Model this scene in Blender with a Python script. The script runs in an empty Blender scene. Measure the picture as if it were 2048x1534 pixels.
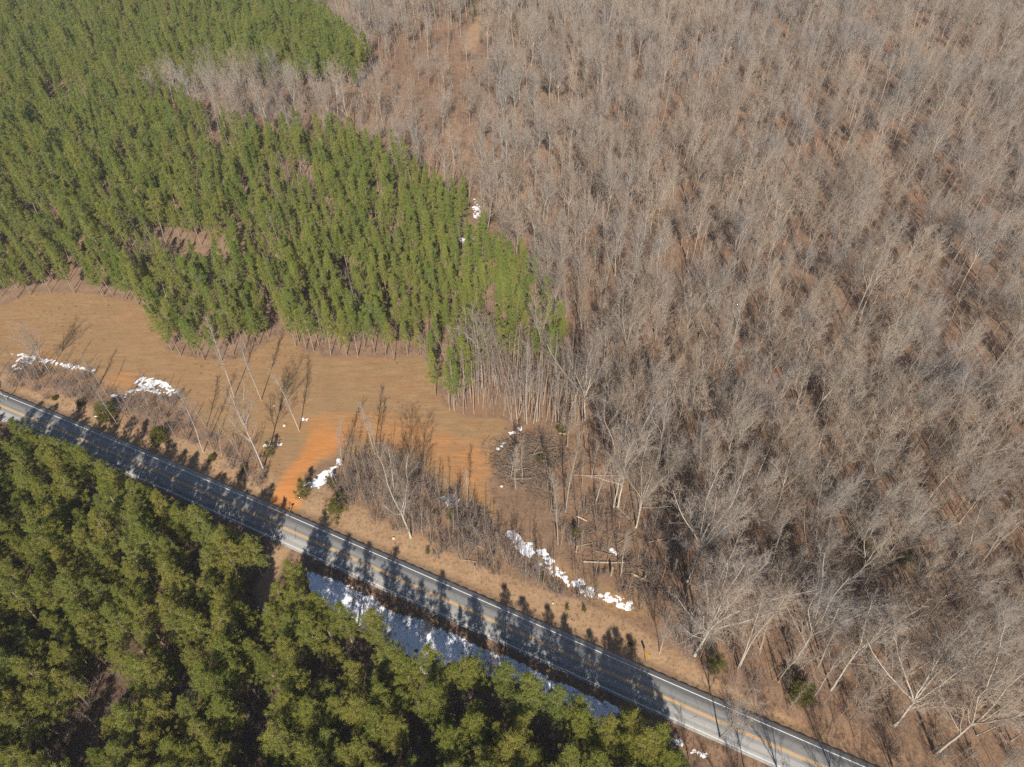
import bpy, math, random
import numpy as np

# ---------------------------------------------------------------- camera, sky, sun, exposure
SC = bpy.context.scene
CAM_H, FPX, PITCH = 120.0, 1430.0, math.radians(45)
cam_data = bpy.data.cameras.new('camera'); cam = bpy.data.objects.new('camera', cam_data)
SC.collection.objects.link(cam); SC.camera = cam
cam.location = (0, 0, CAM_H); cam.rotation_euler = (PITCH, 0, 0)
cam_data.sensor_width = 36; cam_data.lens = FPX / 2048 * 36
cam_data.clip_start = 1; cam_data.clip_end = 6000

SUN_EL, SUN_AZ = math.radians(37), math.radians(1.0)
W = bpy.data.worlds.new('World'); SC.world = W; W.use_nodes = True
nt = W.node_tree; sky = nt.nodes.new('ShaderNodeTexSky'); sky.sky_type = 'NISHITA'; sky.sun_disc = False
sky.sun_elevation = SUN_EL; sky.sun_rotation = math.pi + SUN_AZ; sky.air_density = 1.0; sky.dust_density = 0.3; sky.ozone_density = 3.0
bg = nt.nodes['Background']; bg.inputs['Strength'].default_value = 0.06
nt.links.new(sky.outputs[0], bg.inputs['Color'])
sl = bpy.data.lights.new('sun', 'SUN'); sl.energy = 4.8; sl.angle = math.radians(0.5); sl.color = (1.0, 0.93, 0.815)
so = bpy.data.objects.new('sun', sl); SC.collection.objects.link(so)
so.rotation_euler = (math.pi / 2 - SUN_EL, 0, SUN_AZ); so.location = (0, -200, 200)
SC.view_settings.view_transform = 'Standard'; SC.view_settings.look = 'None'
SC.view_settings.exposure = 0.77; SC.view_settings.gamma = 1.0
SC.cycles.use_denoising = False; SC.cycles.use_adaptive_sampling = False; SC.cycles.max_bounces = 5; SC.cycles.diffuse_bounces = 2; SC.cycles.glossy_bounces = 1
SC.cycles.transmission_bounces = 2; SC.cycles.transparent_max_bounces = 4

# ---------------------------------------------------------------- pixel <-> place
cp, sp = math.cos(PITCH), math.sin(PITCH)
def ground_pt(u, v, z=0.0):
    """Where the sight line through photo pixel (u, v) meets the height z."""
    a, b = (u - 1024) / FPX, (767 - v) / FPX
    d = np.array([a, cp + b * sp, -sp + b * cp])
    t = (z - CAM_H) / d[2]
    return np.array([0, 0, CAM_H]) + t * d
def poly(pts, z=0.0): return np.array([ground_pt(u, v, z)[:2] for u, v in pts])
def project(x, y, z):
    dz = z - CAM_H
    f = y * cp - dz * sp; up = y * sp + dz * cp
    return 1024 + FPX * x / f, 767 - FPX * up / f
def inside(P, X, Y):
    r = np.zeros(np.shape(X), bool); n = len(P)
    for i in range(n):
        x1, y1 = P[i]; x2, y2 = P[(i + 1) % n]
        if y1 == y2: continue
        c = ((y1 > Y) != (y2 > Y)) & (X < (x2 - x1) * (Y - y1) / (y2 - y1) + x1)
        r ^= c
    return r

# ---------------------------------------------------------------- road line and ground height
def road_y(x):
    x = np.asarray(x, float); xc = np.clip(x, -125, 70)
    y = 58.5 - 0.4695 * xc + 3.5e-5 * xc ** 2 + 0.96e-6 * xc ** 3
    return y - 0.4695 * (x - xc)
COSR = 0.905
def road_s(x, y): return (y - road_y(x)) * COSR          # metres north of the road centre
_r = np.random.RandomState(5)
_wv = [(_r.uniform(-1, 1) * k, _r.uniform(-1, 1) * k, _r.uniform(0, 6.3), a) for k, a in
       [(0.03, .9), (0.03, .9), (0.05, .5), (0.05, .5), (0.09, .25), (0.13, .15), (0.2, .08)]]
def vnoise(x, y, k=1.0, seed=0):
    s = 0
    for i, (a, b, c, w) in enumerate(_wv): s = s + w * np.sin((a * x + b * y) * k + c + seed * (i + 1) * 1.7)
    return s
def smooth(a, b, x):
    t = np.clip((x - a) / (b - a), 0, 1); return t * t * (3 - 2 * t)
def gz(x, y):
    x = np.asarray(x, float); y = np.asarray(y, float)
    s = road_s(x, y)
    roll = vnoise(x, y) * (0.12 + 1.5 * smooth(130, 260, y) + 0.9 * smooth(60, 160, x)) * smooth(8, 40, np.abs(s))
    base = np.interp(s, [-40, -13, -10.5, -8, -5.5, -3.6, -3.0, 3.8, 4.4, 5.2, 6.4, 9, 40],
                     [0, 0, -.45, -.75, -.5, -.12, -.08, -.08, -.5, -.62, -.3, 0, 0])
    return base + roll

# ---------------------------------------------------------------- mesh helpers
class Geo:
    def __init__(self): self.V = []; self.F = []; self.n = 0
    def add(self, V, F):
        V = np.asarray(V, float); F = np.asarray(F, np.int64)
        self.V.append(V); self.F.append(F + self.n); self.n += len(V)
    def tube(self, pts, rad, n):
        pts = np.asarray(pts, float); m = len(pts); rad = np.asarray(rad, float)
        d = np.gradient(pts, axis=0); d /= np.linalg.norm(d, axis=1)[:, None] + 1e-9
        ref = np.array([0, 0, 1.0]) if abs(d[0][2]) < .8 else np.array([1.0, 0, 0])
        a = np.cross(d, ref); a /= np.linalg.norm(a, axis=1)[:, None] + 1e-9
        b = np.cross(d, a); th = np.arange(n) * 2 * math.pi / n
        V = pts[:, None] + rad[:, None, None] * (np.cos(th)[None, :, None] * a[:, None] + np.sin(th)[None, :, None] * b[:, None])
        i = np.arange(m - 1)[:, None] * n; j = np.arange(n)[None]; k = (j + 1) % n
        F = np.stack([i + j, i + k, i + n + k, i + n + j], -1).reshape(-1, 4)
        self.add(V.reshape(-1, 3), F)
        if n > 3:
            self.add(V[-1], np.array([[0, q, q + 1] for q in range(1, n - 1)]))
    def cones(self, P, D, r):
        """many thin three-sided twigs: base P, direction times length D, base radius r"""
        P = np.asarray(P); D = np.asarray(D); m = len(P)
        if m == 0: return
        ref = np.where(np.abs(D[:, 2:3]) < .8 * np.linalg.norm(D, axis=1)[:, None], [[0, 0, 1.0]], [[1.0, 0, 0]])
        a = np.cross(D, ref); a /= np.linalg.norm(a, axis=1)[:, None] + 1e-9
        b = np.cross(D, a); b /= np.linalg.norm(b, axis=1)[:, None] + 1e-9
        r = np.broadcast_to(r, (m,))[:, None]
        V = np.stack([P + r * a, P + r * (-.5 * a + .87 * b), P + r * (-.5 * a - .87 * b), P + D], 1).reshape(-1, 3)
        o = np.arange(m)[:, None] * 4
        F = np.concatenate([o + [[0, 1, 3]], o + [[1, 2, 3]], o + [[2, 0, 3]]])
        self.add(V, F)
    def blades(self, P, D, w, rng):
        """many needle tufts: a folded pointed blade each"""
        m = len(P); a = np.cross(D, rng.normal(size=(m, 3))); a /= np.linalg.norm(a, axis=1)[:, None] + 1e-9
        w = np.broadcast_to(w, (m,))[:, None] / 2
        V = np.stack([P, P + D * .55 + w * a, P + D, P + D * .5 - w * a], 1).reshape(-1, 3)
        o = np.arange(m)[:, None] * 4
        self.add(V, o + [[0, 1, 2, 3]])
    def box(self, c, s, rz=0):
        q = np.array([[x, y, z] for x in (-.5, .5) for y in (-.5, .5) for z in (-.5, .5)]) * s
        co, si = math.cos(rz), math.sin(rz)
        q = np.stack([q[:, 0] * co - q[:, 1] * si, q[:, 0] * si + q[:, 1] * co, q[:, 2]], 1) + c
        self.add(q, [[0, 1, 3, 2], [4, 6, 7, 5], [0, 4, 5, 1], [2, 3, 7, 6], [0, 2, 6, 4], [1, 5, 7, 3]])

def to_mesh(name, geos, mats, smoothed=False):
    me = bpy.data.meshes.new(name); V = []; loops = []; tot = []; mi = []; off = 0
    for g, m in zip(geos, range(len(geos))):
        for v in g.V: V.append(v)
        for f in g.F:
            loops.append((f + off).ravel()); tot.append(np.full(len(f), f.shape[1])); mi.append(np.full(len(f), m))
        off += g.n
    V = np.concatenate(V); loops = np.concatenate(loops); tot = np.concatenate(tot); mi = np.concatenate(mi)
    me.vertices.add(len(V)); me.vertices.foreach_set('co', V.astype(np.float32).ravel())
    me.loops.add(len(loops)); me.loops.foreach_set('vertex_index', loops.astype(np.int32))
    me.polygons.add(len(tot))
    me.polygons.foreach_set('loop_start', np.concatenate([[0], np.cumsum(tot)[:-1]]).astype(np.int32))
    me.polygons.foreach_set('material_index', mi.astype(np.int32))
    if smoothed: me.polygons.foreach_set('use_smooth', np.ones(len(tot), bool))
    for m in mats: me.materials.append(m)
    me.update(calc_edges=True); me.validate()
    return me

def put(name, me, parent=None, loc=(0, 0, 0), rz=0.0, sc=1.0):
    o = bpy.data.objects.new(name, me); SC.collection.objects.link(o)
    o.location = loc; o.rotation_euler = (0, 0, rz); o.scale = (sc, sc, sc) if np.isscalar(sc) else sc
    if parent: o.parent = parent
    return o
def tag(o, label, cat, group=None):
    o['label'] = label; o['category'] = cat
    if group: o['group'] = group
    return o

# ---------------------------------------------------------------- materials
class NT:
    def __init__(self, name):
        self.m = bpy.data.materials.new(name); self.m.use_nodes = True; self.t = self.m.node_tree
        self.b = self.t.nodes['Principled BSDF']
    def n(self, typ, **kw):
        nd = self.t.nodes.new(typ)
        for k, v in kw.items():
            if hasattr(nd, k): setattr(nd, k, v)
        return nd
    def l(self, a, b): self.t.links.new(a, b)
    def noise(self, scale, detail=3, rough=.6, vec=None, dist=0):
        nd = self.n('ShaderNodeTexNoise'); nd.inputs['Scale'].default_value = scale
        nd.inputs['Detail'].default_value = detail; nd.inputs['Roughness'].default_value = rough
        nd.inputs['Distortion'].default_value = dist
        if vec: self.l(vec, nd.inputs['Vector'])
        return nd.outputs['Fac']
    def mapr(self, x, a, b, c=0.0, d=1.0):
        nd = self.n('ShaderNodeMapRange'); nd.inputs[1].default_value = a; nd.inputs[2].default_value = b
        nd.inputs[3].default_value = c; nd.inputs[4].default_value = d; self.l(x, nd.inputs[0]); return nd.outputs[0]
    def math(self, op, a, b=0.0):
        nd = self.n('ShaderNodeMath', operation=op)
        for i, q in enumerate((a, b)):
            if isinstance(q, (int, float)): nd.inputs[i].default_value = q
            else: self.l(q, nd.inputs[i])
        return nd.outputs[0]
    def mix(self, f, a, b, mode='MIX'):
        nd = self.n('ShaderNodeMix', data_type='RGBA', blend_type=mode)
        for s, q in ((0, f), (6, a), (7, b)):
            if isinstance(q, (int, float)): nd.inputs[s].default_value = q
            elif isinstance(q, tuple): nd.inputs[s].default_value = (*q, 1)
            else: self.l(q, nd.inputs[s])
        return nd.outputs[2]
    def pos(self, sx=1, sy=1, sz=1, rz=0):
        g = self.n('ShaderNodeNewGeometry'); mp = self.n('ShaderNodeMapping')
        mp.inputs['Scale'].default_value = (sx, sy, sz); mp.inputs['Rotation'].default_value = (0, 0, rz)
        self.l(g.outputs['Position'], mp.inputs['Vector']); return mp.outputs[0]
    def pos_y(self):
        g = self.n('ShaderNodeNewGeometry'); sp3 = self.n('ShaderNodeSeparateXYZ'); self.l(g.outputs['Position'], sp3.inputs[0]); return sp3.outputs[1]
    def out(self, col, rough=.9, spec=.1, bump=None, bs=.5, bd=.1):
        self.l(col, self.b.inputs['Base Color']) if not isinstance(col, tuple) else setattr(self.b.inputs['Base Color'], 'default_value', (*col, 1))
        self.b.inputs['Roughness'].default_value = rough; self.b.inputs['Specular IOR Level'].default_value = spec
        if bump:
            nd = self.n('ShaderNodeBump'); nd.inputs['Strength'].default_value = bs; nd.inputs['Distance'].default_value = bd
            self.l(bump, nd.inputs['Height']); self.l(nd.outputs[0], self.b.inputs['Normal'])
        return self.m

def ground_material():
    k = NT('ground'); at = k.n('ShaderNodeAttribute'); at.attribute_name = 'zone'
    sep = k.n('ShaderNodeSeparateColor'); k.l(at.outputs['Color'], sep.inputs[0])
    fld, clay, verge = sep.outputs[0], sep.outputs[1], sep.outputs[2]; pine = at.outputs['Alpha']
    p = k.pos(); big = k.noise(.06, 4, .6, p); mid = k.noise(.35, 5, .65, p); fine = k.noise(2.2, 4, .7, p); grit = k.noise(7, 2, .7, p)
    streak = k.noise(1.0, 5, .7, k.pos(.16, .9, 1, -.03), .8); st2 = k.noise(1.0, 4, .7, k.pos(1.1, 3.2, 1, .05), .5)
    leaf = k.mix(k.mapr(mid, .3, .7), (.115, .072, .048), (.220, .140, .092))
    leaf = k.mix(k.mapr(fine, .42, .72, 0, .75), leaf, (.30, .185, .115))
    leaf = k.mix(k.mapr(big, .5, .7, 0, .55), leaf, (.27, .150, .085))
    leaf = k.mix(k.mapr(grit, .55, .8, 0, .5), leaf, (.055, .038, .028))
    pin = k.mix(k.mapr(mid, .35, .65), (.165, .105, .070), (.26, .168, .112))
    pin = k.mix(k.mapr(k.pos_y(), 75, 95, .75, 0), pin, (.075, .046, .034)); pin = k.mix(k.mapr(fine, .5, .75, 0, .6), pin, (.32, .21, .145))  # floor darkened under the near pines: shade of the canopy gaps painted in
    ve = k.mix(k.mapr(mid, .3, .7), (.225, .140, .080), (.32, .205, .122))
    ve = k.mix(k.mapr(fine, .45, .75, 0, .6), ve, (.39, .27, .165)); ve = k.mix(k.mapr(grit, .56, .8, 0, .45), ve, (.12, .075, .04))
    fi = k.mix(k.mapr(streak, .3, .7), (.215, .130, .069), (.345, .211, .111))
    fi = k.mix(k.mapr(big, .4, .65, 0, .5), fi, (.22, .158, .082))
    fi = k.mix(k.mapr(fine, .5, .75, 0, .45), fi, (.15, .098, .052)); fi = k.mix(k.mapr(mid, .48, .7, 0, .65), fi, (.255, .13, .058)); fi = k.mix(k.mapr(st2, .5, .8, 0, .5), fi, (.38, .235, .122)); fi = k.mix(k.mapr(grit, .54, .78, 0, .55), fi, (.11, .068, .03))
    cl = k.mix(k.mapr(streak, .3, .7), (.36, .145, .042), (.48, .205, .070))
    cl = k.mix(k.mapr(mid, .5, .75, 0, .5), cl, (.42, .25, .12)); cl = k.mix(k.mapr(grit, .6, .8, 0, .5), cl, (.60, .36, .18))
    def m(mask, w=.5):
        s = k.math('ADD', mask, k.math('MULTIPLY', k.math('SUBTRACT', k.math('ADD', k.math('MULTIPLY', mid, .6), k.math('MULTIPLY', fine, .4)), .5), w * 2))
        return k.mapr(s, .32, .68)
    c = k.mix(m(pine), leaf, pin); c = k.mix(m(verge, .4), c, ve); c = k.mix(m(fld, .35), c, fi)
    cm = k.math('MULTIPLY', k.mapr(k.math('ADD', clay, k.math('MULTIPLY', k.math('SUBTRACT', k.math('ADD', k.math('MULTIPLY', streak, .6), k.math('MULTIPLY', mid, .4)), .5), 1.5)), .3, 1.05), .95)
    c = k.mix(cm, c, cl)
    h = k.math('ADD', k.math('MULTIPLY', fine, .7), k.math('MULTIPLY', grit, .4))
    return k.out(c, .95, .05, h, .9, .12)

def asphalt_material():
    k = NT('asphalt'); at = k.n('ShaderNodeAttribute'); at.attribute_name = 'st'
    sep = k.n('ShaderNodeSeparateXYZ'); k.l(at.outputs['Vector'], sep.inputs[0])
    mp = k.n('ShaderNodeMapping'); mp.inputs['Scale'].default_value = (.06, 1.6, 1); k.l(at.outputs['Vector'], mp.inputs['Vector'])
    lo = k.noise(1, 4, .6, mp.outputs[0]); p = k.pos(); mid = k.noise(.5, 4, .6, p); gr = k.noise(14, 2, .7, p)
    c = k.mix(k.mapr(lo, .3, .7), (.205, .198, .19), (.295, .286, .275)); c = k.mix(k.mapr(mid, .4, .75, 0, .5), c, (.29, .282, .268))
    c = k.mix(k.mapr(gr, .5, .8, 0, .4), c, (.09, .09, .09))
    ab = k.math('ABSOLUTE', k.math('SUBTRACT', k.math('ABSOLUTE', sep.outputs[1]), 1.35))
    c = k.mix(k.mapr(k.math('ABSOLUTE', k.math('SUBTRACT', ab, .72)), .1, .4, .35, 0), c, (.11, .108, .105))
    sh = k.math('MULTIPLY', k.mapr(sep.outputs[1], 2.95, 3.2), k.mapr(lo, .3, .6, .4, 1))
    c = k.mix(sh, c, (.34, .32, .29))
    cr = k.n('ShaderNodeTexVoronoi', feature='DISTANCE_TO_EDGE'); cr.inputs['Scale'].default_value = .32; k.l(k.pos(), cr.inputs['Vector'])
    c = k.mix(k.mapr(cr.outputs['Distance'], .0, .012, .55, 0), c, (.05, .05, .05))
    g = k.n('ShaderNodeNewGeometry'); vd = k.n('ShaderNodeVectorMath', operation='DISTANCE'); k.l(g.outputs['Position'], vd.inputs[0]); vd.inputs[1].default_value = (-47.5, 84.5, 0)
    c = k.mix(k.math('MULTIPLY', k.mapr(vd.outputs['Value'], 1, 7, .75, 0), k.mapr(mid, .4, .62)), c, (.40, .21, .10))
    return k.out(c, .85, .25, gr, .4, .02)
def paint_material(name, col, wear):
    k = NT(name); p = k.pos(); w = k.noise(1.6, 6, .8, p)
    return k.out(k.mix(k.mapr(w, wear - .06, wear + .12, .1, .9), col, (.24, .23, .215)), .7, .3)
def bark_material(name, a, b, rnd=(.8, 1.15)):
    k = NT(name); tc = k.n('ShaderNodeTexCoord'); mp = k.n('ShaderNodeMapping'); mp.inputs['Scale'].default_value = (3, 3, .7)
    k.l(tc.outputs['Object'], mp.inputs['Vector']); f = k.noise(1.5, 4, .65, mp.outputs[0])
    oi = k.n('ShaderNodeObjectInfo'); c = k.mix(k.mapr(f, .3, .7), a, b)
    r = k.mapr(oi.outputs['Random'], 0, 1, *rnd); cc = k.n('ShaderNodeCombineColor')
    for i in range(3): k.l(r, cc.inputs[i])
    return k.out(k.mix(1.0, c, cc.outputs[0], 'MULTIPLY'), .85, .15)
def twig_material(name, cols):
    k = NT(name); oi = k.n('ShaderNodeObjectInfo'); rp = k.n('ShaderNodeValToRGB'); e = rp.color_ramp.elements
    while len(e) < len(cols): e.new(.5)
    for i, c in enumerate(cols): e[i].position = i / (len(cols) - 1); e[i].color = (*c, 1)
    k.l(oi.outputs['Random'], rp.inputs[0]); w = k.noise(.045, 3, .6, k.pos()); c = k.mix(k.mapr(w, .35, .65), k.mix(1.0, rp.outputs[0], (1.08, .98, .88), 'MULTIPLY'), k.mix(1.0, rp.outputs[0], (.85, .90, .97), 'MULTIPLY')); return k.out(c, .85, .12)
def needle_material(name, cols, dry):
    k = NT(name); oi = k.n('ShaderNodeObjectInfo'); rp = k.n('ShaderNodeValToRGB'); e = rp.color_ramp.elements
    while len(e) < len(cols): e.new(.5)
    for i, c in enumerate(cols): e[i].position = i / (len(cols) - 1); e[i].color = (*c, 1)
    k.l(oi.outputs['Random'], rp.inputs[0]); tc = k.n('ShaderNodeTexCoord')
    f = k.noise(.9, 3, .6, tc.outputs['Object']); g = k.noise(3.5, 2, .6, tc.outputs['Object'])
    c = k.mix(k.mapr(f, .5, .75, 0, .45), rp.outputs[0], dry); c = k.mix(k.mapr(g, .45, .7, 0, .35), c, tuple(x * .62 for x in cols[0]))
    w = k.noise(.05, 3, .6, k.pos()); c = k.mix(k.mapr(w, .35, .65, 0, .5), c, k.mix(1.0, c, (1.18, .98, .85), 'MULTIPLY')); v2 = k.noise(.16, 2, .5, k.pos()); c = k.mix(k.mapr(v2, .4, .7, 0, .6), c, k.mix(1.0, c, (.66, .80, .85), 'MULTIPLY'))
    m = k.out(c, .6, .25)
    tr = k.n('ShaderNodeBsdfTranslucent'); k.l(c, tr.inputs['Color']); mx = k.n('ShaderNodeMixShader'); mx.inputs[0].default_value = .22
    k.l(k.b.outputs[0], mx.inputs[1]); k.l(tr.outputs[0], mx.inputs[2]); k.l(mx.outputs[0], k.t.nodes['Material Output'].inputs[0])
    return m
def plain(name, col, rough=.7, spec=.3, var=.25, sc=2.0):
    k = NT(name); p = k.pos(); f = k.noise(sc, 4, .6, p)
    return k.out(k.mix(f, tuple(c * (1 - var) for c in col), tuple(min(1, c * (1 + var)) for c in col)), rough, spec)
def snow_material():
    k = NT('snow'); p = k.pos(); f = k.noise(1.3, 4, .6, p); g = k.noise(6, 2, .6, p)
    at = k.n('ShaderNodeAttribute'); at.attribute_name = 'depth'; h1 = k.noise(3.2, 4, .7, p); c = k.mix(k.mapr(f, .4, .8, 0, .5), (.80, .81, .84), (.62, .61, .60)); s_ = k.math('ADD', at.outputs['Fac'], k.math('MULTIPLY', k.math('SUBTRACT', h1, .5), 1.2)); c = k.mix(k.mapr(s_, .02, .26, 1, 0), c, (.20, .125, .075)); return k.out(c, .6, .2, g, .5, .06)

M = dict(
    ground=ground_material(), asphalt=asphalt_material(), snow=snow_material(),
    white=paint_material('white_paint', (.70, .70, .68), .60), yellow=paint_material('yellow_paint', (.72, .36, .035), .60),
    bark=bark_material('grey_bark', (.23, .195, .16), (.41, .355, .29)),
    pale=bark_material('pale_bark', (.30, .265, .22), (.50, .45, .385), (.9, 1.05)),
    pole=bark_material('young_bark', (.24, .19, .15), (.42, .345, .28)),
    pbark=bark_material('pine_bark', (.20, .145, .105), (.37, .285, .215)),
    twig=twig_material('bare_twigs', [(.235, .192, .155), (.335, .278, .222), (.285, .252, .228), (.375, .308, .240)]),
    stwig=twig_material('sapling_twigs', [(.20, .16, .13), (.28, .222, .175), (.24, .205, .18)]),
    brush=twig_material('brush_twigs', [(.16, .12, .10), (.24, .185, .15), (.19, .16, .145)]),
    needle=needle_material('pine_needles', [(.150, .180, .027), (.192, .208, .033), (.230, .222, .042), (.172, .205, .044)], (.29, .22, .06)),
    needle2=needle_material('young_pine_needles', [(.145, .200, .034), (.190, .228, .040), (.235, .245, .050), (.165, .215, .050)], (.30, .26, .06)),
    cedar=needle_material('cedar_needles', [(.115, .115, .020), (.14, .125, .024)], (.17, .12, .03)),
    wood=bark_material('weathered_wood', (.20, .155, .115), (.38, .31, .24)), slash=plain('slash_wood', (.20, .155, .12), .9, .1, .6, .9), freshwood=plain('split_wood', (.46, .34, .22), .8, .1),
    signy=plain('sign_yellow', (.78, .43, .02), .45, .4, .1), metal=plain('grey_steel', (.32, .32, .32), .5, .5, .15),
    rock=plain('pale_stone', (.52, .43, .33), .9, .1), whitep=plain('white_plastic', (.78, .77, .74), .5, .4, .08),
    dark=plain('dark_plastic', (.035, .033, .03), .6, .3), green=plain('green_post_paint', (.10, .13, .09), .6, .3))

# ---------------------------------------------------------------- plants: one builder per kind
def unit(v): return v / (np.linalg.norm(v) + 1e-9)
def tilt(d, ang, az):
    ref = np.array([0, 0, 1.0]) if abs(d[2]) < .85 else np.array([1.0, 0, 0])
    a = unit(np.cross(d, ref)); b = np.cross(d, a)
    return unit(d * math.cos(ang) + (a * math.cos(az) + b * math.sin(az)) * math.sin(ang))
def path(p, d, L, n, wob, trop, rng):
    pts = [p]
    for i in range(n):
        d = unit(d + rng.normal(size=3) * wob + np.array([0, 0, trop])); p = p + d * L / n; pts.append(p)
    return np.array(pts), d
def at(pts, t):
    q = t * (len(pts) - 1); i = min(int(q), len(pts) - 2); f = q - i
    return pts[i] * (1 - f) + pts[i + 1] * f, unit(pts[i + 1] - pts[i])

def twigs(g, P0, d0, L, n, r, rng, spread=.8, up=.15):
    P, D = [], []
    for i in range(n):
        t = rng.uniform(.15, 1)
        P.append(P0 + d0 * L * t); D.append(tilt(d0, rng.uniform(.25, spread), rng.uniform(0, 6.28)) + np.array([0, 0, up]))
    return P, [unit(x) for x in D]

def bare_tree(seed, H, fork, spread, nl, dens=1.45, r0=.172, droop=.10, thick=.85):
    """trunk geo (trunk and limbs) and crown geo (branches and twigs) of a leafless tree"""
    rng = np.random.RandomState(seed); T, C = Geo(), Geo()
    tr, d = path(np.zeros(3), np.array([rng.normal() * .04, rng.normal() * .04, 1.0]), H * fork, 7, .035, .02, rng)
    tr[0][2] = -.5
    rt = r0 * np.linspace(1.0, .62, 8); rt[0] *= 1.5; T.tube(tr, rt, 7)
    limbs = []
    for i in range(nl):                                          # leaders from the fork
        az = i * 6.28 / nl + rng.uniform(-.5, .5); ang = rng.uniform(.18, .55) * spread if i else .06
        L = H * (1 - fork) * rng.uniform(.82, 1.08) * (1.05 if i == 0 else 1)
        limbs.append((tr[-1], tilt(unit(d), ang, az), L, r0 * (.5 if i else .58)))
    for i in range(int(nl * 1.2)):                               # lower limbs on the trunk
        t = rng.uniform(.62, .97); p, dd = at(tr, t)
        limbs.append((p, tilt(dd, rng.uniform(.6, 1.0), rng.uniform(0, 6.28)), H * (1 - fork) * rng.uniform(.35, .62), r0 * .26))
    TP, TD, TL, TR = [], [], [], []
    def fan(p, dd, n, sp_, l0, l1, rr):
        for q in range(n):
            TP.append(p); TD.append(tilt(dd, rng.uniform(.15, sp_), rng.uniform(0, 6.28))); TL.append(rng.uniform(l0, l1)); TR.append(rr)
    for (p0, d0, L, r) in limbs:
        pts, _ = path(p0, d0, L, 7, .10, droop, rng); T.tube(pts, np.linspace(r, .03 * thick, 8), 5)
        nb = max(5, int(L * 1.15 * dens))
        for b in range(nb):
            t = .18 + .82 * (b + rng.uniform(0, 1)) / nb; t = min(t, 1); p, dd = at(pts, t)
            bl = L * rng.uniform(.22, .42) * (1.15 - .55 * t); rb = max(.022, r * .36 * (1.1 - t)) * thick
            bp, _ = path(p, tilt(dd, rng.uniform(.45, .95), rng.uniform(0, 6.28)), bl, 4, .12, .10, rng)
            C.tube(bp, np.linspace(rb, .012 * thick, 5), 3)
            ns = max(3, int(bl * 2.6 * dens))
            for s in range(ns):
                u = .2 + .8 * (s + rng.uniform(0, 1)) / ns; q, qd = at(bp, min(u, 1))
                sl_ = rng.uniform(.55, 1.25) * (1.2 - .4 * u); sd = tilt(qd, rng.uniform(.4, .95), rng.uniform(0, 6.28))
                sd = unit(sd + np.array([0, 0, .15])); C.cones([q], [sd * sl_], .016 * thick)
                for w in range(4):
                    fan(q + sd * sl_ * rng.uniform(.15, .85), sd, 1, .9, .35, .8, .009 * thick)
    TP, TD = np.array(TP), np.array(TD); C.cones(TP, TD * np.array(TL)[:, None], np.array(TR))
    return T, C

def sapling(seed, H, cb, dens=1.0, fat=1.0, bl=1.0):
    rng = np.random.RandomState(seed); T, C = Geo(), Geo()
    tr, d = path(np.zeros(3), np.array([rng.normal() * .06, rng.normal() * .06, 1.0]), H, 8, .035, .03, rng); tr[0][2] = -.4
    T.tube(tr, np.linspace(.075, .012, 9) * (H / 12) ** .5 * 1.15 * fat, 5); TP, TD, TR = [], [], []
    n = int(22 * dens)
    for i in range(n):
        t = cb + (1 - cb) * (i + rng.uniform(0, 1)) / n; p, dd = at(tr, min(t, .99)); L = H * rng.uniform(.06, .15) * (1.3 - .8 * t) * (bl if rng.uniform() < .5 else 1)
        bp, _ = path(p, tilt(dd, rng.uniform(.35, .8), rng.uniform(0, 6.28)), L, 3, .1, .14, rng); C.tube(bp, np.linspace(.02, .008, 4), 3)
        for s in range(int(7 * dens)):
            q, qd = at(bp, rng.uniform(.2, 1)); TP.append(q); TD.append(tilt(qd, rng.uniform(.3, .9), rng.uniform(0, 6.28)) * rng.uniform(.35, .9)); TR.append(.010)
    C.cones(np.array(TP), np.array(TD), np.array(TR)); return T, C

def shrub(seed, H, nst=9, R=1.3):
    rng = np.random.RandomState(seed); T, C = Geo(), Geo(); TP, TD = [], []
    for i in range(nst):
        az = rng.uniform(0, 6.28); d = unit(np.array([math.cos(az) * rng.uniform(.1, .6), math.sin(az) * rng.uniform(.1, .6), 1]))
        p = np.array([math.cos(az), math.sin(az), 0]) * rng.uniform(0, R * .5) + np.array([0, 0, -.15])
        L = H * rng.uniform(.55, 1.05); pts, _ = path(p, d, L, 5, .12, 0, rng); T.tube(pts, np.linspace(.035, .01, 6), 4)
        for b in range(9):
            q, qd = at(pts, rng.uniform(.2, 1)); bp, _ = path(q, tilt(qd, rng.uniform(.3, .9), rng.uniform(0, 6.28)), L * rng.uniform(.15, .4), 3, .15, .03, rng)
            C.tube(bp, np.linspace(.014, .007, 4), 3)
            for s in range(7):
                w, wd = at(bp, rng.uniform(.1, 1)); TP.append(w); TD.append(tilt(wd, rng.uniform(.3, 1.0), rng.uniform(0, 6.28)) * rng.uniform(.25, .7))
    C.cones(np.array(TP), np.array(TD), .008); return T, C

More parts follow.
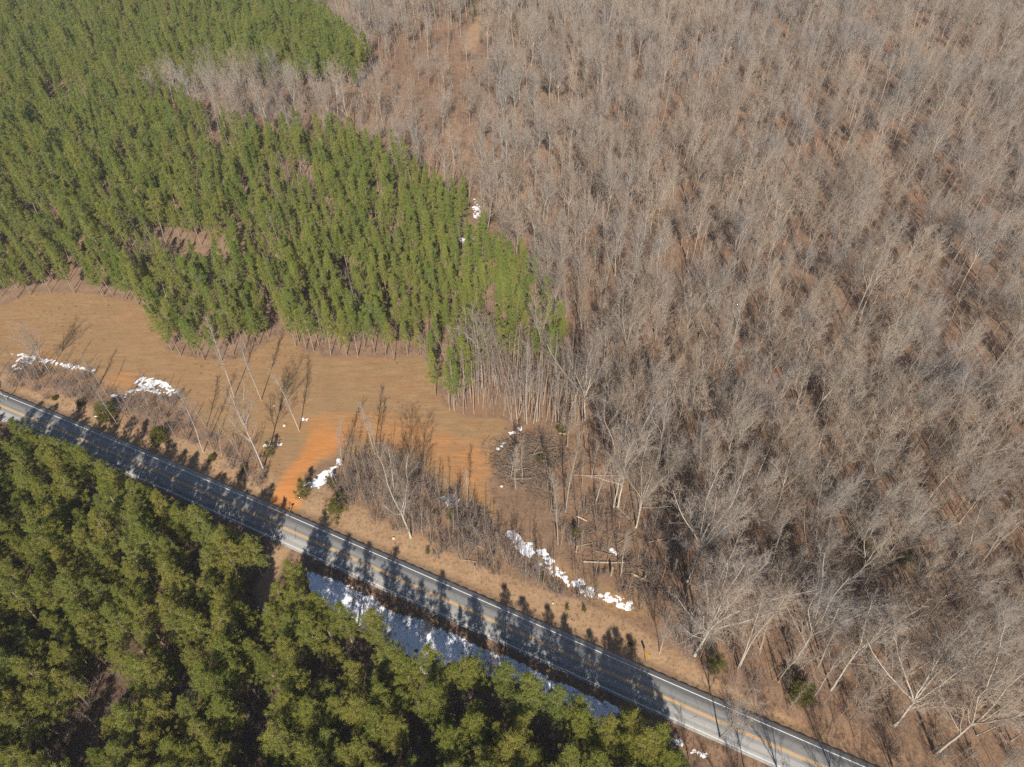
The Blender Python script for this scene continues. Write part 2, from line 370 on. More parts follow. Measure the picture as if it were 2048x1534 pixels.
def pine(seed, H, cb, R, step, clumps, rounded, nb=26, size=.5, tk=1.0):
    rng = np.random.RandomState(seed); T, C = Geo(), Geo()
    tr, d = path(np.zeros(3), np.array([rng.normal() * .03, rng.normal() * .03, 1.0]), H, 9, .022, .03, rng); tr[0][2] = -.5
    T.tube(tr, np.linspace(.19, .025, 10) * (H / 14) * tk, 6)
    ctr = []; az = rng.uniform(0, 6.28); ph = rng.uniform(0, 6.28, 3)
    z = cb
    while z < .985:
        t = (z - cb) / (1 - cb)
        prof = (min(1, .62 + 1.3 * t) * (1 - t ** 1.7) ** .75 + .05) if rounded else ((1 - t) ** .72 * min(1, .70 + 1.8 * t) + .05)
        for w in range(rng.randint(3, 6)):
            az += 2.4 + rng.normal() * .35; lob = 1 + .22 * math.sin(2 * az + ph[0]) + .15 * math.sin(3 * az + ph[1] + 5 * t)
            L = R * prof * lob * rng.uniform(.62, 1.12); p, dd = at(tr, min(z + rng.uniform(-.01, .01), .99))
            el = rng.uniform(.0, .35) + .75 * t ** 2; bd = np.array([math.cos(az) * math.cos(el), math.sin(az) * math.cos(el), math.sin(el)])
            bp, ed = path(p, bd, L, 3, .08, .10, rng); C.F or None; T.tube(bp, np.linspace(.045, .012, 4) * (.4 + .6 * prof), 3)
            n = max(2, int(L * clumps))
            for c in range(n):
                u = 1 - .72 * (c + rng.uniform(0, .6)) / n; q, _ = at(bp, max(.05, u))
                ctr.append(q + rng.normal(size=3) * np.array([.34, .34, .24]) * min(1, L))
        z += step / H * rng.uniform(.7, 1.3)
    ctr.append(tr[-1]); ctr.append(tr[-1] - [0, 0, .3]); ctr = np.array(ctr); m = len(ctr)
    P = np.repeat(ctr, nb, 0) + rng.normal(size=(m * nb, 3)) * .10
    D = rng.normal(size=(m * nb, 3)) + np.array([0, 0, .45]); D /= np.linalg.norm(D, axis=1)[:, None]
    D *= (rng.uniform(.55, 1.0, m * nb) * size * np.repeat(rng.uniform(.75, 1.2, m), nb))[:, None]
    C.blades(P, D, rng.uniform(.036, .066, m * nb) * size / .5, rng)
    return T, C

def cedar(seed, H, R, n=5200):
    rng = np.random.RandomState(seed); T, C = Geo(), Geo(); T.tube([(0, 0, -.3), (.02, 0, H * .5), (0, 0, H * .92)], [.09, .06, .02], 5)
    k = 150; t = rng.uniform(.02, 1, k); az = rng.uniform(0, 6.28, k); rr = R * np.sqrt(np.clip(1 - (2 * t - .75) ** 2 / 1.6, .02, 1)) * rng.uniform(.45, 1.22, k)
    ctr = np.stack([rr * np.cos(az), rr * np.sin(az), t * H * .95], 1); nn = n // k
    for c in ctr[::4]: T.tube([(0, 0, c[2] * .8), c * [.5, .5, 1] - [0, 0, .1 * H * .2], c], [.02, .015, .008], 3)
    P = np.repeat(ctr, nn, 0) + rng.normal(size=(k * nn, 3)) * .13 * R
    D = rng.normal(size=P.shape) * .6 + unit(np.array([0, 0, 1.0])) * .6 + np.repeat(ctr * [1, 1, 0], nn, 0) / R * .7
    D /= np.linalg.norm(D, axis=1)[:, None]; C.blades(P, D * rng.uniform(.18, .36, len(P))[:, None], .09, rng); return T, C

class Kind:
    """variants of one kind of plant: part meshes for individuals, joined meshes for the far mass"""
    def __init__(self, name, parts, geos, mats):
        self.name = name; self.parts = parts; self.v = []; self.j = []
        for i, gg in enumerate(geos):
            self.v.append([to_mesh(name + '_' + p, [g], [m]) for p, g, m in zip(parts, gg, mats)])
            self.j.append((name, gg, mats))
        self.col = None
    def sources(self):
        if self.col is None:
            self.col = bpy.data.collections.new(self.name + '_sources')
            for i, (n, gg, mm) in enumerate(self.j):
                self.col.objects.link(bpy.data.objects.new(n + '_source', to_mesh(n + '_joined', gg, mm)))
        return self.col
    def plant(self, i, loc, rz, sc, label, cat, group, name=None, mats=None):
        e = bpy.data.objects.new(name or self.name, None); SC.collection.objects.link(e); e.empty_display_size = .5
        e.location = loc; e.rotation_euler = (0, 0, rz); e.scale = (sc, sc, sc) if np.isscalar(sc) else sc
        tag(e, label, cat, group)
        for p, me in zip(self.parts, self.v[i % len(self.v)]):
            o = put(p, me, e)
            if mats and p in mats: o.material_slots[0].link = 'OBJECT'; o.material_slots[0].material = mats[p]
        return e

def mass(name, kind, P, scl, rot, label):
    """a wood too large to count: one object, instances on points"""
    me = bpy.data.meshes.new(name); P = np.asarray(P, np.float32); n = len(P); rng = np.random.RandomState(n)
    me.vertices.add(n); me.vertices.foreach_set('co', P.ravel())
    for an, ty, dat, key in (('scl', 'FLOAT_VECTOR', scl, 'vector'), ('rot', 'FLOAT_VECTOR', rot, 'vector'), ('idx', 'INT', rng.randint(0, len(kind.v), n), 'value')):
        a = me.attributes.new(an, ty, 'POINT'); a.data.foreach_set(key, np.asarray(dat).astype(np.int32 if ty == 'INT' else np.float32).ravel())
    o = put(name, me); o['kind'] = 'stuff'; o['label'] = label; o['category'] = name.replace('_', ' ')
    ng = bpy.data.node_groups.new(name + '_scatter', 'GeometryNodeTree')
    ng.interface.new_socket('Geometry', in_out='INPUT', socket_type='NodeSocketGeometry'); ng.interface.new_socket('Geometry', in_out='OUTPUT', socket_type='NodeSocketGeometry')
    N = ng.nodes.new; gi, go = N('NodeGroupInput'), N('NodeGroupOutput'); ip = N('GeometryNodeInstanceOnPoints'); ci = N('GeometryNodeCollectionInfo')
    ci.inputs['Collection'].default_value = kind.sources(); ci.inputs['Separate Children'].default_value = True; ci.inputs['Reset Children'].default_value = True
    ip.inputs['Pick Instance'].default_value = True; L = ng.links.new
    def na(nm, t):
        q = N('GeometryNodeInputNamedAttribute'); q.data_type = t; q.inputs['Name'].default_value = nm; return q.outputs['Attribute']
    e2r = N('FunctionNodeEulerToRotation'); L(na('rot', 'FLOAT_VECTOR'), e2r.inputs[0]); L(e2r.outputs[0], ip.inputs['Rotation'])
    L(na('scl', 'FLOAT_VECTOR'), ip.inputs['Scale']); L(na('idx', 'INT'), ip.inputs['Instance Index'])
    L(gi.outputs[0], ip.inputs['Points']); L(ci.outputs[0], ip.inputs['Instance']); L(ip.outputs[0], go.inputs[0])
    md = o.modifiers.new('scatter', 'NODES'); md.node_group = ng
    return o

PINE = Kind('broad_pine_tree', ('trunk', 'crown'), [pine(10 + i, h, cb, r, .62, 3.1, True, 40, .46) for i, (h, cb, r) in
            enumerate([(14.5, .30, 2.7), (13.5, .28, 2.9), (15.6, .34, 2.5), (14, .26, 3.1), (12.5, .30, 2.4)])], (M['pbark'], M['needle']))
PLANT = Kind('slender_pine_tree', ('trunk', 'crown'), [pine(40 + i, h, cb, r, .60, 2.6, False, 36, .46, .62) for i, (h, cb, r) in
            enumerate([(14, .43, 1.85), (13.2, .36, 2.0), (14.8, .47, 1.65), (13.5, .33, 2.15)])], (M['pbark'], M['needle2']))
BARE = Kind('bare_tree', ('trunk', 'crown'), [bare_tree(70 + i, *a) for i, a in enumerate([
            (23, .46, 1.0, 4), (21, .40, 1.25, 5), (24, .55, .8, 3), (20, .36, 1.4, 4), (22, .50, .9, 5), (19, .34, 1.2, 6), (25, .52, .7, 4)])], (M['bark'], M['twig']))
POLE = Kind('bare_sapling', ('trunk', 'crown'), [sapling(100 + i, h, cb, d) for i, (h, cb, d) in
            enumerate([(13, .5, 1.0), (11, .42, 1.2), (15, .58, .9), (9, .35, 1.3), (12, .62, .8)])], (M['pole'], M['stwig']))
SLIM = Kind('bare_tree', ('trunk', 'crown'), [sapling(160 + i, h, cb, d, 1.25, 1.5) for i, (h, cb, d) in enumerate([(22, .34, 3.0), (20, .45, 2.6), (23, .28, 3.4)])], (M['bark'], M['twig']))
SHRUB = Kind('bare_shrub', ('stem', 'twigs'), [shrub(130 + i, h, n, r) for i, (h, n, r) in
            enumerate([(4.2, 10, 1.5), (3.2, 12, 1.4), (5.2, 8, 1.3), (2.4, 11, 1.2)])], (M['pole'], M['brush']))
CEDAR = Kind('cedar_bush', ('trunk', 'foliage'), [cedar(150, 3.4, 1.45), cedar(151, 2.6, 1.3), cedar(152, 4.6, 1.5), pine(153, 3.2, .06, 1.7, .42, 3.0, True, 40, .42), pine(154, 5.2, .10, 1.7, .5, 2.6, False, 40, .42)], (M['pbark'], M['cedar']))

# ---------------------------------------------------------------- outlines on the ground
FIELD = poly([(-300, 700), (-80, 640), (0, 607), (60, 590), (120, 583), (200, 592), (300, 617), (338, 640), (330, 702), (400, 719), (470, 723), (500, 702), (545, 677), (580, 662),
              (610, 702), (690, 714), (850, 714), (868, 765), (890, 820), (937, 828), (1005, 836), (1012, 868), (985, 900), (972, 945), (985, 1000), (1015, 1060), (1090, 1100), (1160, 1155), (1290, 1205),
              (1300, 1240), (1200, 1215), (1100, 1160), (1010, 1075), (960, 1030), (900, 985), (800, 915), (690, 905), (645, 935), (605, 975), (590, 1016), (535, 1008), (535, 985), (548, 950), (505, 900), (440, 880),
              (400, 845), (350, 792), (240, 790), (205, 780), (180, 748), (60, 725), (20, 725), (-60, 735), (-300, 800)])
TRACK = poly([(640, 868), (690, 868), (690, 900), (650, 922), (614, 965), (604, 1032), (528, 1022), (530, 985), (560, 950), (600, 905)])
CLAY = [TRACK] + [poly(p) for p in (
    [(540, 850), (640, 826), (760, 818), (900, 855), (960, 885), (1002, 905), (978, 950), (985, 1000), (1020, 1060), (1085, 1110), (1150, 1160), (1280, 1212), (1290, 1240), (1210, 1225), (1110, 1145), (1020, 1078), (960, 1020), (900, 975), (800, 905), (700, 885), (620, 880)],
    [(180, 735), (260, 745), (300, 785), (240, 788), (205, 778)], [(20, 690), (90, 690), (180, 735), (60, 715)], [(400, 850), (520, 840), (540, 880), (440, 870)],
    [(150, 685), (205, 690), (200, 705), (160, 700)])]
PINEWOOD = poly([(-900, 900), (-300, 680), (-80, 630), (0, 605), (60, 588), (120, 580), (200, 588), (300, 613), (340, 640), (330, 700), (400, 716), (470, 720), (500, 700), (545, 675), (580, 658), (610, 700), (690, 711), (850, 711), (870, 765), (893, 815),
                 (937, 822), (945, 785), (962, 755), (1000, 738), (1060, 738), (1112, 765), (1128, 700), (1080, 615), (1050, 575), (965, 505), (950, 440), (865, 400), (800, 365), (720, 328), (600, 318), (440, 300), (380, 250), (300, 215),
                 (300, 198), (430, 204), (600, 206), (725, 206), (745, 160), (700, 95), (640, 45), (560, -60), (430, -180), (-1500, -180), (-2500, 300)])
POLES = poly([(893, 822), (940, 830), (935, 800), (950, 790), (975, 765), (1060, 745), (1115, 770), (1150, 720), (1175, 760), (1165, 850), (1115, 852), (1015, 850), (1005, 835)])
OPENW = poly([(730, 150), (900, 60), (980, 80), (1000, 300), (985, 420), (940, 380), (860, 350), (760, 260), (600, 240), (440, 225), (600, 208)])
BRUSH = [poly(p) for p in ([(-60, 750), (20, 755), (60, 728), (180, 752), (215, 792), (340, 800), (385, 850), (405, 890), (340, 885), (250, 850), (170, 815), (100, 792), (0, 772)],
                           [(405, 868), (470, 885), (505, 905), (540, 955), (525, 985), (470, 945), (425, 905)],
                           [(690, 925), (700, 905), (760, 912), (850, 950), (960, 1035), (1010, 1082), (1100, 1148), (1190, 1205), (1170, 1212), (1060, 1172), (960, 1135), (850, 1082), (720, 1020), (670, 985)])]
SNOWGAP = [(948, 450, 15, 72), (934, 486, 20, 26)]
PATH = poly([(968, 10), (986, 14), (962, 66), (945, 108), (926, 108), (942, 60)])
PILE_C, PILE_R = ground_pt(1058, 925)[:2], 8.2

# ---------------------------------------------------------------- ground: one sheet, split by what covers it
def axis(a, b, st, lo, hi):
    core = np.arange(a, b + st / 2, st); up = [b]; dn = [a]; s = st
    while up[-1] < hi: s *= 1.25; up.append(up[-1] + s)
    s = st
    while dn[-1] > lo: s *= 1.25; dn.append(dn[-1] - s)
    return np.concatenate([dn[:0:-1], core, up[1:]]), len(dn) - 1, len(core)
GS = .8
xs, x0i, xn = axis(-200, 200, GS, -3500, 3500); ys, y0i, yn = axis(0, 300, GS, -2500, 4500)
GX, GY = np.meshgrid(xs, ys, indexing='ij'); GZ = gz(GX, GY)
wx = GX + vnoise(GX, GY, 6, 1) * .35 + vnoise(GX, GY, 17, 3) * .3; wy = GY + vnoise(GX, GY, 6, 2) * .35 + vnoise(GX, GY, 17, 4) * .3
def blur(a, k):
    for ax in (0, 1):
        c = np.zeros_like(a)
        for q in range(-k, k + 1): c += np.roll(a, q, ax)
        a = c / (2 * k + 1)
    return a
S = road_s(GX, GY)
mf = inside(FIELD, wx, wy).astype(float)
mc = np.zeros_like(mf)
for q, c in enumerate(CLAY): mc = np.maximum(mc, inside(c, wx, wy) * (1.15 if q == 0 else .66))
brush = np.zeros_like(mf)
for b in BRUSH: brush = np.maximum(brush, inside(b, wx, wy))
vlim = np.interp(GX, [-140, -100, -60, -40, -20, 0, 20, 40, 60], [9, 9.5, 10.5, 12, 10, 10.5, 10, 5.6, 5])
mv = ((S > 2) & (S < vlim) & (GX < 60)).astype(float) * (1 - brush * .6)
lane = poly([(548, 1075), (590, 1100), (575, 1120), (560, 1150), (545, 1230), (505, 1235), (500, 1190), (515, 1150), (530, 1110)]); mv = np.maximum(mv, inside(lane, wx, wy) * .8)
mv = np.maximum(mv, inside(PATH, wx, wy)); mv = np.maximum(mv, inside(OPENW, wx, wy) * .35)
mp_ = np.maximum(inside(PINEWOOD, wx, wy), (S < -7) & (GX < 45)).astype(float)
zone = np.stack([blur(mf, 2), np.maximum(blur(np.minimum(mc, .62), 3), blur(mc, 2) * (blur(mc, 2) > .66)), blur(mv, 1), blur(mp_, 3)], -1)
idx = np.arange(GX.size).reshape(GX.shape)
quads = np.stack([idx[:-1, :-1], idx[1:, :-1], idx[1:, 1:], idx[:-1, 1:]], -1).reshape(-1, 4)
def fm(a): return a[:-1, :-1].ravel() > .5
isf, ist, isv = fm(mf), fm(inside(TRACK, wx, wy).astype(float)), fm(mv * (np.abs(S) < 40))
sel = np.zeros(len(quads), int); sel[isv] = 2; sel[isf] = 1; sel[ist] = 3
under = (np.abs(S[:-1, :-1] - .22) < 2.0).ravel()               # the road deck covers these
sel[under] = 0
CO = np.stack([GX, GY, GZ], -1).reshape(-1, 3); ZO = zone.reshape(-1, 4)
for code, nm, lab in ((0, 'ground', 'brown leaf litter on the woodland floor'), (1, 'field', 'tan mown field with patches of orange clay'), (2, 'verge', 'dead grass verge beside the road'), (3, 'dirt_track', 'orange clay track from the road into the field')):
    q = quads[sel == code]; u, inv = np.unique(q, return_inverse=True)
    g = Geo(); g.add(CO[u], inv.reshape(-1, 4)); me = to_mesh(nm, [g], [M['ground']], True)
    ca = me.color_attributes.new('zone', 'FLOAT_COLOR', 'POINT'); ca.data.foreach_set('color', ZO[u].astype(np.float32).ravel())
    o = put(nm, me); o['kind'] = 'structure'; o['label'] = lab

# ---------------------------------------------------------------- road
def ribbon(name, s0, s1, z, mat, parent=None, x0=-420, x1=420, st=2.0, skirt=0.0):
    X = np.arange(x0, x1 + st, st); n = np.array([.425, .905]); V, F, A = [], [], []
    cols = [s0, s1] if not skirt else [s0 - .15, s0, (s0 + s1) / 2, s1, s1 + .15]
    zz = [z, z] if not skirt else [z - skirt, z, z + .05, z, z - skirt]
    for x in X:
        for s, h in zip(cols, zz): V.append((x + n[0] * s, float(road_y(x)) + n[1] * s, h)); A.append((x * 1.1, s, 0))
    k = len(cols); i = np.arange(len(X) - 1)[:, None] * k; j = np.arange(k - 1)[None]
    F = np.stack([i + j, i + k + j, i + k + j + 1, i + j + 1], -1).reshape(-1, 4)
    g = Geo(); g.add(V, F); me = to_mesh(name, [g], [mat]); a = me.attributes.new('st', 'FLOAT_VECTOR', 'POINT'); a.data.foreach_set('vector', np.array(A, np.float32).ravel())
    return put(name, me, parent)
road = ribbon('road', -3.1, 3.55, .10, M['asphalt'], skirt=.45); road['kind'] = 'structure'; road['label'] = 'grey two-lane asphalt road crossing the scene'
def rz_(s): return .10 + .05 * (1 - abs(s - .22) / 3.33) + .006
for s, w, m, nm in ((-2.72, .13, 'white', 'edge_line'), (2.72, .13, 'white', 'edge_line'), (-.13, .12, 'yellow', 'centre_line'), (.13, .12, 'yellow', 'centre_line')):
    o = ribbon(nm, s - w / 2, s + w / 2, rz_(s), M[m], road)

# ---------------------------------------------------------------- snow left lying in the shade
def snow(name_label, pts, thr=.15, h=.14, seed=0, off=.60):
    P = poly(pts); lo, hi = P.min(0) - .6, P.max(0) + .6; st = .2
    X, Y = np.meshgrid(np.arange(lo[0], hi[0], st), np.arange(lo[1], hi[1], st), indexing='ij')
    m = inside(P, X, Y).astype(float); m = blur(np.pad(m, 2), 2)[2:-2, 2:-2]
    rs = np.random.RandomState(seed + 3); nz = blur(np.pad(rs.normal(size=X.shape), 2, mode='wrap'), 1)[2:-2, 2:-2] * 3.0
    nz2 = blur(blur(np.pad(rs.normal(size=X.shape), 4, mode='wrap'), 3), 2)[4:-4, 4:-4] * 11
    v = np.where(m > .03, np.minimum(m, .92) - off + (nz * 1.5 + nz2 * 1.0) * thr, -1)
    Z = gz(X, Y) + np.clip(v, -.6, .4) * h * .55 + .015 * (v > 0)
    k = (v[:-1, :-1] > -.35) | (v[1:, 1:] > -.35) | (v[1:, :-1] > -.35) | (v[:-1, 1:] > -.35)
    ix = np.arange(X.size).reshape(X.shape); q = np.stack([ix[:-1, :-1], ix[1:, :-1], ix[1:, 1:], ix[:-1, 1:]], -1)[k]
    u, inv = np.unique(q, return_inverse=True); g = Geo(); c = np.stack([X, Y, Z], -1).reshape(-1, 3)[u]; b = c.mean(0); b[2] = 0
    g.add(c - b, inv.reshape(-1, 4)); me = to_mesh('snow_patch', [g], [M['snow']], True); aa = me.attributes.new('depth', 'FLOAT', 'POINT'); aa.data.foreach_set('value', v.ravel()[u].astype(np.float32)); o = put('snow_patch', me, None, b)
    tag(o, name_label, 'snow patch', 'patches of melting snow')
SNOW = [
    ('white snow patch at the far left edge of the field', [(18, 738), (30, 722), (58, 708), (76, 716), (70, 722), (48, 735), (30, 742)], .22),
    ('thin straight streak of snow along the left field edge', [(10, 704), (60, 711), (120, 723), (195, 742), (193, 747), (120, 732), (60, 719)], .2),
    ('broad snow patch above the round cedar on the brush bank', [(225, 790), (258, 782), (272, 762), (296, 752), (330, 765), (360, 782), (340, 790), (300, 786), (265, 793), (240, 797)], .25),
    ('bright snow beside the clay track, under the pale evergreen', [(600, 972), (628, 960), (648, 940), (674, 935), (668, 952), (648, 970), (628, 978)], .3),
    ('small snow patch at the foot of a slim tree beside the clay track', [(662, 916), (690, 916), (684, 932), (672, 930)], .25),
    ('long bluish snow strip lying in the ditch along the shaded side of the road', [(612, 1138), (680, 1165), (734, 1190), (772, 1218), (849, 1243), (912, 1273), (963, 1299), (1005, 1312), (1052, 1334), (1098, 1357), (1154, 1382), (1205, 1403), (1245, 1425), (1262, 1445),
        (1205, 1450), (1170, 1428), (1116, 1402), (1022, 1358), (974, 1345), (900, 1318), (855, 1345), (835, 1345), (836, 1320), (780, 1292), (709, 1235), (663, 1212), (622, 1172)], .15),
    ('broken line of thin snow in the ditch near the lower right pines', [(1275, 1446), (1345, 1475), (1396, 1497), (1436, 1512), (1434, 1517), (1390, 1505), (1340, 1484), (1275, 1453)], .3),
    ('large speckled snow patch beside the clay lane', [(1009, 1067), (1027, 1062), (1042, 1076), (1063, 1088), (1083, 1098), (1104, 1113), (1108, 1134), (1150, 1150), (1190, 1180), (1182, 1194), (1150, 1180), (1110, 1155), (1085, 1132), (1045, 1104), (1022, 1082)], .3),
    ('scattered flecks of snow at the end of the clay lane', [(1196, 1180), (1230, 1195), (1268, 1205), (1262, 1218), (1225, 1208), (1198, 1195)], .6),
    ('snow patch below the dead snag at the lane edge', [(882, 998), (905, 990), (922, 1000), (912, 1012), (890, 1012)], .35),
    ('snow patch beside the small yellow-green evergreen in the debris', [(1120, 1058), (1142, 1056), (1146, 1070), (1126, 1074)], .35),
    ('bluish snow patch behind the fallen trunk', [(1212, 1098), (1262, 1100), (1262, 1112), (1212, 1110)], .4),
    ('snow at the rim of the brush pile', [(985, 900), (996, 888), (1012, 880), (1010, 890), (992, 904)], .3),
    ('faint snow on the upper rim of the brush pile', [(1015, 862), (1040, 854), (1042, 860), (1020, 870)], .45),
    ('snow on the path between the pines and the bare wood', [(944, 398), (954, 396), (962, 430), (966, 442), (950, 436)], .3),
    ('small snow patch at the pine wood edge', [(914, 478), (950, 468), (950, 476), (920, 484)], .35),
    ('snow patch in the clearing among the near pines', [(518, 1208), (534, 1196), (548, 1215), (540, 1236), (524, 1228)], .35),
    ('snow under the cedar at the field corner', [(528, 892), (545, 884), (564, 890), (556, 900), (536, 898)], .35),
    ('thin snow line on the field beside the clay track', [(601, 837), (612, 839), (632, 841), (631, 845), (605, 842)], .3)]
for i, (lab, pts, th) in enumerate(SNOW): snow(lab, pts, th, .15, i, .05 if 'long bluish' in lab else .68)

# ---------------------------------------------------------------- scattering
RNG = np.random.RandomState(11)
def scatter(x0, x1, y0, y1, r, seed, keep, fixed=()):
    rs = np.random.RandomState(seed); n = int((x1 - x0) * (y1 - y0) / (r * r) * 2.6)
    X, Y = rs.uniform(x0, x1, n), rs.uniform(y0, y1, n); k = keep(X, Y); X, Y = X[k], Y[k]
    grid = {}; out = []
    def key(a, b): return int(math.floor(a / r)), int(math.floor(b / r))
    for a, b in fixed: grid.setdefault(key(a, b), []).append((a, b))
    for a, b in zip(X, Y):
        i, j = key(a, b); ok = True
        for di in (-1, 0, 1):
            for dj in (-1, 0, 1):
                for c, d in grid.get((i + di, j + dj), ()):
                    if (a - c) ** 2 + (b - d) ** 2 < r * r: ok = False; break
                if not ok: break
            if not ok: break
        if ok: grid.setdefault((i, j), []).append((a, b)); out.append((a, b))
    return np.array(out).reshape(-1, 2)
def ell(lst, X, Y, z):
    """inside any of these photo ellipses laid out at height z"""
    r = np.zeros(np.shape(X), bool)
    for (u, v, a, b) in lst:
        c = ground_pt(u, v, z); ra = abs(ground_pt(u + a, v, z)[0] - c[0]); rb = abs(ground_pt(u, v - b, z)[1] - c[1])
        r |= ((X - c[0]) / ra) ** 2 + ((Y - c[1]) / rb) ** 2 < 1
    return r
ORD = ['nearest', 'second', 'third', 'fourth', 'fifth', 'sixth', 'seventh', 'eighth', 'ninth', 'tenth', 'eleventh', 'twelfth', 'thirteenth', 'fourteenth', 'fifteenth', 'sixteenth', 'seventeenth', 'eighteenth', 'nineteenth', 'twentieth']
DIRS = ['right of', 'upper right of', 'above', 'upper left of', 'left of', 'lower left of', 'below', 'lower right of']
def name_by_landmark(px, marks, noun):
    """a label for each plant: which one it is, counted outward from the nearest landmark"""
    px = np.asarray(px); mk = np.array([m[:2] for m in marks], float)
    d = np.linalg.norm(px[:, None] - mk[None], axis=2); near = d.argmin(1); out = [None] * len(px); bins = {}
    for i, k in enumerate(near):
        a = math.atan2(-(px[i][1] - mk[k][1]), px[i][0] - mk[k][0]); bins.setdefault((k, int(round(a / (math.pi / 4))) % 8), []).append(i)
    for (k, s), ii in bins.items():
        ii.sort(key=lambda i: d[i, k])
        for q, i in enumerate(ii): out[i] = f'{noun}, {ORD[min(q, 19)]} {DIRS[s]} {marks[k][2]}'
    return out
def in_frame(x, y, z, m=20):
    u, v = project(x, y, z); return (u > -m) & (u < 2048 + m) & (v > -m) & (v < 1534 + m)

# landmarks of the picture
LM_NEAR = [(395, 1105, 'the blackest canopy gap'), (530, 1160, 'the sunny clearing by the road'), (735, 1305, 'the dark hollow by the snow strip'), (905, 1400, 'the dark hole near the snow'), (1075, 1450, 'the shadowed gap in the row'),
           (250, 1380, 'the pale grassy track'), (150, 1500, 'the brushy opening at the bottom left'), (510, 1460, 'the pinkish bare strip'), (855, 1490, 'the pink gap at the bottom'), (70, 1210, 'the brush hollow at the left edge'),
           (200, 1030, 'the small brown gap'), (1345, 1500, 'the last pine at the lower right'), (0, 900, 'the left edge under the road'), (330, 980, 'the middle of the shaded road stretch'), (620, 1090, 'the sunlit road patch'), (0, 1534, 'the bottom left corner of the photo'),
           (680, 1534, 'the bottom edge below the long pine ridge'), (1100, 1534, 'the bottom edge near the middle'), (430, 1270, 'the densest pine canopy'), (640, 1400, 'the middle of the near pine wood'), (180, 1180, 'the leaning bare tree in the pines'), (300, 1210, 'the tallest canopy clump'), (1000, 1370, 'the twin pines beside the snow')]
LM_PLANT = [(30, 590, 'the left end of the field edge'), (130, 560, 'the curved top of the field'), (250, 590, 'the trunk row above the field'), (330, 650, 'the inner corner by the jutting pines'), (395, 690, 'the pine corner jutting into the field'), (480, 690, 'the tall pale tree at the field edge'),
            (580, 640, 'the notch in the field edge'), (660, 690, 'the straight trunk row'), (760, 690, 'the middle of the straight trunk row'), (850, 690, 'the end of the straight trunk row'), (900, 760, 'the pine wedge'), (932, 810, 'the lone tip pine'), (980, 700, 'the bare pole stand'), (1090, 690, 'the bright corner pines'),
            (960, 560, 'the brightest green canopy'), (1040, 530, 'the pine wood corner by the bare trees'), (700, 570, 'the purple brush gap'), (430, 560, 'the dark furrow in the canopy'), (200, 520, 'the left canopy slope'), (310, 480, 'the grey thicket in the pines'), (800, 540, 'the central canopy ridge'), (560, 560, 'the brown canopy furrow')]
LM_BARE = [(1245, 920, 'the big pale forked tree'), (1055, 925, 'the brush pile'), (1297, 1307, 'the yellow road sign'), (1597, 1376, 'the dark round cedar'), (1430, 1320, 'the yellow-green bush by the road'), (1225, 1125, 'the fallen trunk'), (825, 1010, 'the white spreading tree by the road'), (1400, 1230, 'the white many-limbed roadside tree'),
           (1520, 1250, 'the twin leaning trunks'), (1640, 1250, 'the big forked roadside tree'), (1720, 1080, 'the dark green shadowed thicket'), (2048, 1534, 'the bottom right corner of the photo'), (2048, 1200, 'the lower right edge'), (2048, 950, 'the right edge at mid height'), (1850, 1350, 'the leaning trees of the lower right'),
           (1350, 1100, 'the shaded debris edge'), (1180, 870, 'the end of the bare pole stand'), (1500, 980, 'the brown forest gap'), (1760, 950, 'the dense grey canopy'), (1620, 1120, 'the bare slope above the cedar'), (1900, 1120, 'the far right slope'), (1450, 1130, 'the tall crowns behind the roadside'), (1250, 700, 'the long dark trunk shadow'), (1400, 780, 'the pale straight trunks'),
           (1600, 760, 'the middle of the bare wood'), (1000, 990, 'the clay lane bend'), (1850, 780, 'the right half canopy'), (1100, 1080, 'the speckled snow patch'), (930, 1110, 'the brush bank above the verge'), (740, 960, 'the brown brush bank'), (60, 760, 'the left brush bank'), (330, 850, 'the grey thicket by the road'), (470, 920, 'the field corner'), (1750, 1460, 'the road at the lower right'), (1430, 1500, 'the road at the bottom')]

# ---- hand-placed crowns (photo pixel of the crown centre) of the row nearest the road
FRONT = [(12, 885), (38, 862), (66, 868), (95, 884), (120, 894), (150, 912), (178, 928), (208, 946), (232, 962), (262, 978), (285, 992), (312, 1008), (338, 1024), (365, 1026), (392, 1040), (420, 1052), (445, 1062), (470, 1078), (492, 1084),
         (588, 1150), (560, 1190), (600, 1195), (640, 1215), (688, 1234), (747, 1250), (790, 1317), (815, 1342), (862, 1322), (900, 1330), (950, 1322), (1012, 1360), (1065, 1370), (1050, 1396), (1116, 1405), (1157, 1424), (1170, 1444),
         (1266, 1416), (1243, 1445), (1253, 1474), (1317, 1490), (1288, 1496), (1210, 1466), (1345, 1508), (1362, 1526)]
fr = np.array([ground_pt(u, v, 11.2)[:2] for u, v in FRONT]); fo = fr[np.argsort(fr[:, 0])]
GAPS = [(395, 1105, 42, 45), (528, 1140, 36, 75), (500, 1230, 25, 25), (205, 1400, 32, 75), (258, 1380, 24, 22), (145, 1500, 55, 40), (85, 1215, 30, 28), (512, 1425, 30, 40), (490, 1500, 26, 50), (735, 1300, 32, 34), (905, 1400, 42, 34), (1080, 1450, 24, 24),
        (855, 1480, 22, 45), (205, 1040, 18, 34), (400, 1385, 40, 26), (980, 1400, 22, 26), (150, 1300, 20, 20), (290, 1130, 18, 18), (45, 1180, 30, 20), (620, 1320, 20, 14), (1130, 1470, 16, 20)]
def keep_near(X, Y):
    f = np.interp(X, fo[:, 0], fo[:, 1] - 2.6, left=1e3); f = np.where(X < fo[0, 0], road_y(X) - 12, f)
    return (Y < f) & (X < fo[-1, 0] + 2) & ~ell(GAPS, X, Y, 10) & ~ell(GAPS, X, Y, 2) & ~inside(lane, X, Y) & (road_s(X, Y) < -5.5)
